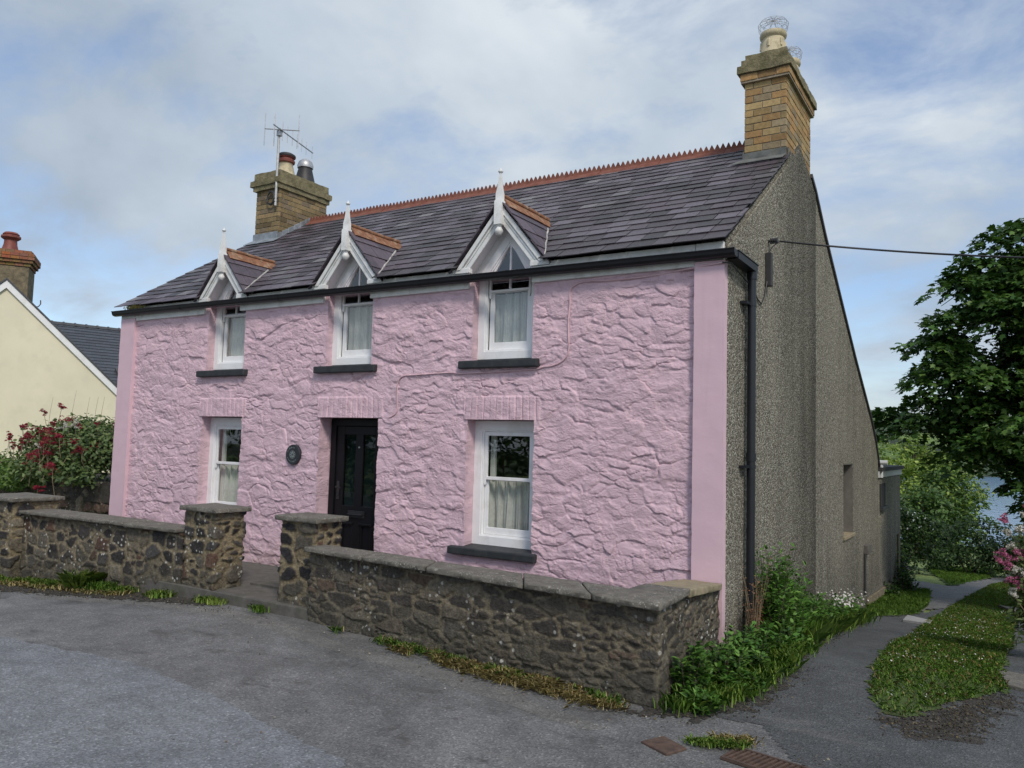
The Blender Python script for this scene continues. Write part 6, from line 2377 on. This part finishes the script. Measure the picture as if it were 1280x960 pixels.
def weed(name, label, cat, spots, cols, size, shape, seed, rise=1.0, bl=None, fl=None):
    """leafy stems: spots = (x, y, height, spread, leaves)"""
    rg = np.random.default_rng(seed)
    x0, y0 = spots[0][0], spots[0][1]
    t = thing(name, label, cat, (x0, y0, g(x0, y0)))
    mb = MB()
    parts = []
    for (x, y, h, sp_, nl) in spots:
        ns = max(3, int(nl / 26))
        for k in range(ns):
            a = rg.uniform(0, 6.283)
            q = sp_ * math.sqrt(rg.random())
            bx, by = x + q * math.cos(a), y + q * math.sin(a)
            b0 = g(bx, by)
            hh = h * rg.uniform(0.45, 1.08) * (1 - 0.45 * (q / max(sp_, 1e-3)) ** 2)
            tx, ty = bx + rg.normal(0, 0.12) * hh, by + rg.normal(0, 0.12) * hh
            mb.tube([(bx, by, b0), ((bx + tx) / 2, (by + ty) / 2, b0 + hh * 0.55), (tx, ty, b0 + hh)], [0.004, 0.003, 0.0015], 4, cap=False)
            m = 26
            f = rg.random(m) ** 0.8
            p = np.stack([bx + (tx - bx) * f, by + (ty - by) * f, b0 + hh * f], -1)
            aa = rg.uniform(0, 6.283, m)
            d = np.stack([np.cos(aa), np.sin(aa), 0.25 + 0 * aa], -1)
            p = p + d * rg.uniform(0, 0.03, (m, 1))
            nn = np.stack([-0.5 * np.cos(aa), -0.5 * np.sin(aa), 1 + 0 * aa], -1)
            parts.append(leaf_mesh(p, nn, size, shape, rg, cols, 0.35, d, 0.85))
    if bl:
        parts.append(blades(along(bl[0], bl[1], rg, bl[2]), bl[3], rg, GR + LT[:1], 0.004, 0.6))
    V, F, Cc = merge(parts)
    build_np('leaves', V, F, M_LEAF, t, col=Cc)
    build('stems', mb, M_TWIG if name == 'dock_plant' else M_BARK, t, fix=False)
    if fl:
        V, F, Cc = merge([leaf_mesh(np.array(fl[0]) + rg.normal(0, 0.012, (len(fl[0]), 3)), np.tile((0.2, -0.4, 1.0), (len(fl[0]), 1)), fl[1], LEAF_OVAL * np.array((1, 1.8, 1)), rg, fl[2], 0.6)])
        build_np('flowers', V, F, M_PETAL, t, col=Cc)
    return t


WG = [(0.092, 0.205, 0.036), (0.074, 0.170, 0.030), (0.125, 0.235, 0.050), (0.060, 0.140, 0.026)]
cr = []
for poly, k in ((soil_poly, 1100), ([(-2.05, -2.1), (-1.75, -2.1), (-1.36, -1.6), (-1.3, -0.6), (-1.5, 0.9), (-1.65, 3.5), (-1.8, 6.2), (-1.95, 6.2), (-1.9, 1), (-1.8, -1)], 2600), ([(-13, -2.4), (-9.2, -2.25), (-7, -1.85), (-6.2, -1.75), (-7, -1.65), (-13, -1.9)], 2400)):
    q = scatter(poly, k, rg, 0.010)
    q[:, :2] += rg.normal(0, 0.06, (k, 2))
    cr.append(q)
q = np.concatenate(cr)
q[:, 2] = gz(q[:, 0], q[:, 1]) + 0.012
q = q[~((q[:, 1] > -1.55) & (q[:, 0] < -2.2))]
V, F, Cc = leaf_mesh(q, np.tile((0, 0, 1.0), (len(q), 1)), 0.014, LEAF_OVAL * np.array((1, 1.8, 2)), rg, [(0.055, 0.048, 0.038), (0.085, 0.072, 0.055), (0.035, 0.03, 0.025), (0.12, 0.105, 0.08), (0.14, 0.11, 0.06)], 0.6)
o = build_np('soil_crumbs', V, F, M_PETAL, col=Cc)
tag(o, 'crumbs of soil and dead leaves where earth meets the tarmac', 'soil')['kind'] = 'stuff'
weed('tall_weeds', 'tall bright green cleavers growing against the gable beside the downpipe', 'weeds',
     [(-1.88, 0.88, 0.98, 0.10, 2600), (-1.89, 1.25, 0.86, 0.15, 3000), (-1.83, 0.72, 0.70, 0.13, 1500), (-1.76, 1.05, 0.52, 0.18, 1300), (-1.86, 1.9, 0.60, 0.2, 1300)], WG, 0.068, LEAF_SLIM * np.array((1, 1.7, 1)), 81,
     bl=([(-1.75, 0.5), (-1.72, 2.2)], 900, 0.09, 0.22))
weed('low_weeds', 'low tangle of dark green leafy weeds at the corner of the garden wall', 'weeds',
     [(-1.88, -1.55, 0.36, 0.13, 800), (-1.82, -1.15, 0.34, 0.17, 900), (-1.76, -0.75, 0.32, 0.17, 900), (-1.80, -0.35, 0.30, 0.17, 800), (-1.72, 0.1, 0.30, 0.16, 700), (-1.62, -1.25, 0.16, 0.14, 500), (-1.72, -1.80, 0.14, 0.10, 350), (-1.65, 0.45, 0.26, 0.14, 450)],
     WG[1:] + [(0.036, 0.072, 0.018)], 0.058, LEAF_OVAL, 82, bl=([(-1.85, -1.95), (-1.58, -1.3), (-1.52, -0.4), (-1.58, 0.6)], 1700, 0.06, 0.10))
rg = np.random.default_rng(83)
fl = [(-1.80 + rg.normal(0, 0.09), y, g(-1.8, y) + rg.uniform(0.26, 0.42)) for y in rg.uniform(3.3, 5.6, 150)]
weed('white_flowered_weeds', 'green weeds with small white flowers along the gable foot', 'weeds',
     [(-1.88, 3.9, 0.40, 0.18, 700), (-1.86, 3.2, 0.42, 0.18, 650), (-1.86, 2.6, 0.46, 0.18, 650), (-1.86, 4.6, 0.38, 0.20, 700), (-1.88, 5.3, 0.34, 0.2, 500), (-1.9, 6.0, 0.22, 0.16, 300)], WG, 0.05, LEAF_OVAL, 84,
     bl=([(-1.75, 2.2), (-1.72, 5.6)], 1500, 0.07, 0.16), fl=(fl, 0.028, WHC))
weed('extension_weeds', 'dark leafy weeds at the foot of the rounded extension', 'weeds',
     [(-1.85, 12.0, 0.5, 0.25, 600), (-1.95, 13.0, 0.8, 0.3, 800), (-2.0, 11.0, 0.3, 0.2, 400), (-2.3, 14.0, 0.9, 0.3, 700)], DK + WG[:1], 0.07, LEAF_OVAL, 85)
RU = [(0.20, 0.095, 0.055), (0.26, 0.13, 0.075), (0.15, 0.065, 0.045), (0.30, 0.18, 0.10)]
weed('dock_plant', 'rust-brown dock seed heads standing in front of the downpipe', 'weed', [(-1.93, 0.36, 0.78, 0.05, 420), (-1.95, 0.46, 0.66, 0.05, 360), (-1.90, 0.28, 0.55, 0.05, 240)], RU, 0.017, LEAF_OVAL * np.array((1, 1.6, 1)), 86)

# ---------------------------------------------------------------- covers, slabs, drain, litter
def flat(name, pts, th, m, label, cat, off=0.008, bev=0.006):
    c = np.mean(np.array(pts), axis=0)
    z = [g(x, y) + off for x, y in pts]
    mb = MB()
    n = len(pts)
    vs = [(x, y, z[i] - 0.05) for i, (x, y) in enumerate(pts)] + [(x, y, z[i] + th) for i, (x, y) in enumerate(pts)]
    mb.addv(vs, [tuple(range(n - 1, -1, -1)), tuple(range(n, 2 * n))] + [(i, (i + 1) % n, n + (i + 1) % n, n + i) for i in range(n)])
    o = build(name, mb, m, loc=(c[0], c[1], g(c[0], c[1])), bevel=bev)
    return tag(o, label, cat)


flat('stopcock_cover', [(-1.825, -2.545), (-1.63, -2.645), (-1.565, -2.49), (-1.745, -2.385)], 0.006, M_IRON, 'small rusty rectangular iron cover set in the road by the wall corner', 'cover')
dr = thing('drain_grating', 'rusty slotted iron drain grating at the bottom of the lane', 'drain', (-1.1, -2.42, 0))
mb = MB()
e0, e1 = Vector((-1.34, -2.385, 0)), Vector((-0.90, -2.47, 0))
ax = (e1 - e0).normalized()
ay = Vector((-ax.y, ax.x, 0))
def gp(a, b, z):
    return e0 + ax * a + ay * b + Vector((0, 0, z))
for (a0, a1, b0, b1) in ((0, 0.45, 0.07, 0.085), (0, 0.45, -0.13, -0.115), (0, 0.015, -0.115, 0.07), (0.435, 0.45, -0.115, 0.07)):
    mb.extr([gp(a0, b0, 0.004), gp(a1, b0, 0.004), gp(a1, b1, 0.004), gp(a0, b1, 0.004)], (0, 0, 0.016))
build('frame', mb, M_IRON, dr)
mb = MB()
for k in range(13):
    a = 0.02 + k * 0.032
    mb.extr([gp(a, -0.114, 0.005), gp(a + 0.015, -0.114, 0.005), gp(a + 0.033, 0.069, 0.005), gp(a + 0.018, 0.069, 0.005)], (0, 0, 0.012))
build('bars', mb, M_IRON, dr)
mb = MB()
mb.extr([gp(0, -0.13, -0.05), gp(0.45, -0.13, -0.05), gp(0.45, 0.085, -0.05), gp(0, 0.085, -0.05)], (0, 0, 0.0525))
build('pit', mb, M_DARK, dr)
flat('concrete_slab', [(-1.36, 7.45), (-0.96, 6.75), (-0.94, 6.05), (-1.30, 6.15)], 0.03, simple('pale_slab', (0.30, 0.30, 0.30), 0.9, 0.2, 8, 50, 0.4), 'pale concrete slab across the lane where the grass begins', 'slab')
flat('inspection_cover', [(-0.07, 1.22), (0.32, 1.10), (0.30, 0.10), (0.0, 0.22)], 0.012, M_COPE, 'flat stone-grey cover slab beside the grass at the right edge', 'cover', off=0.02)
flat('edging_stone', [(-0.13, 11.2), (0.5, 10.9), (0.45, 10.4), (0.12, 10.5)], 0.06, M_COPE, 'pale edging stone at the far end of the grass strip', 'stone')

rg = np.random.default_rng(91)
n = 420
p = np.stack([rg.uniform(-9, -0.4, n), rg.uniform(-4.8, -1.75, n), np.full(n, 0.012)], -1)
near = rg.random(n) < 0.6
wlx = p[:, 0]
p[near, 1] = (-1.75 - (wlx[near] + 5.5) * 0.085 - np.abs(rg.normal(0, 0.22, near.sum())))
p[:, 2] = gz(p[:, 0], p[:, 1]) + 0.010
p = p[(p[:, 1] < -1.72 - np.clip(p[:, 0] + 5.5, 0, 9) * 0.08)]
V, F, Cc = leaf_mesh(p, np.tile((0, 0, 1.0), (len(p), 1)), 0.016, LEAF_OVAL * np.array((1, 1.6, 1)), rg, [(0.28, 0.25, 0.19), (0.17, 0.12, 0.07), (0.33, 0.31, 0.27), (0.08, 0.06, 0.045)], 0.3)
o = build_np('road_litter', V, F, M_PETAL, col=Cc)
tag(o, 'small grit and dead leaf bits scattered on the road', 'litter')['kind'] = 'stuff'
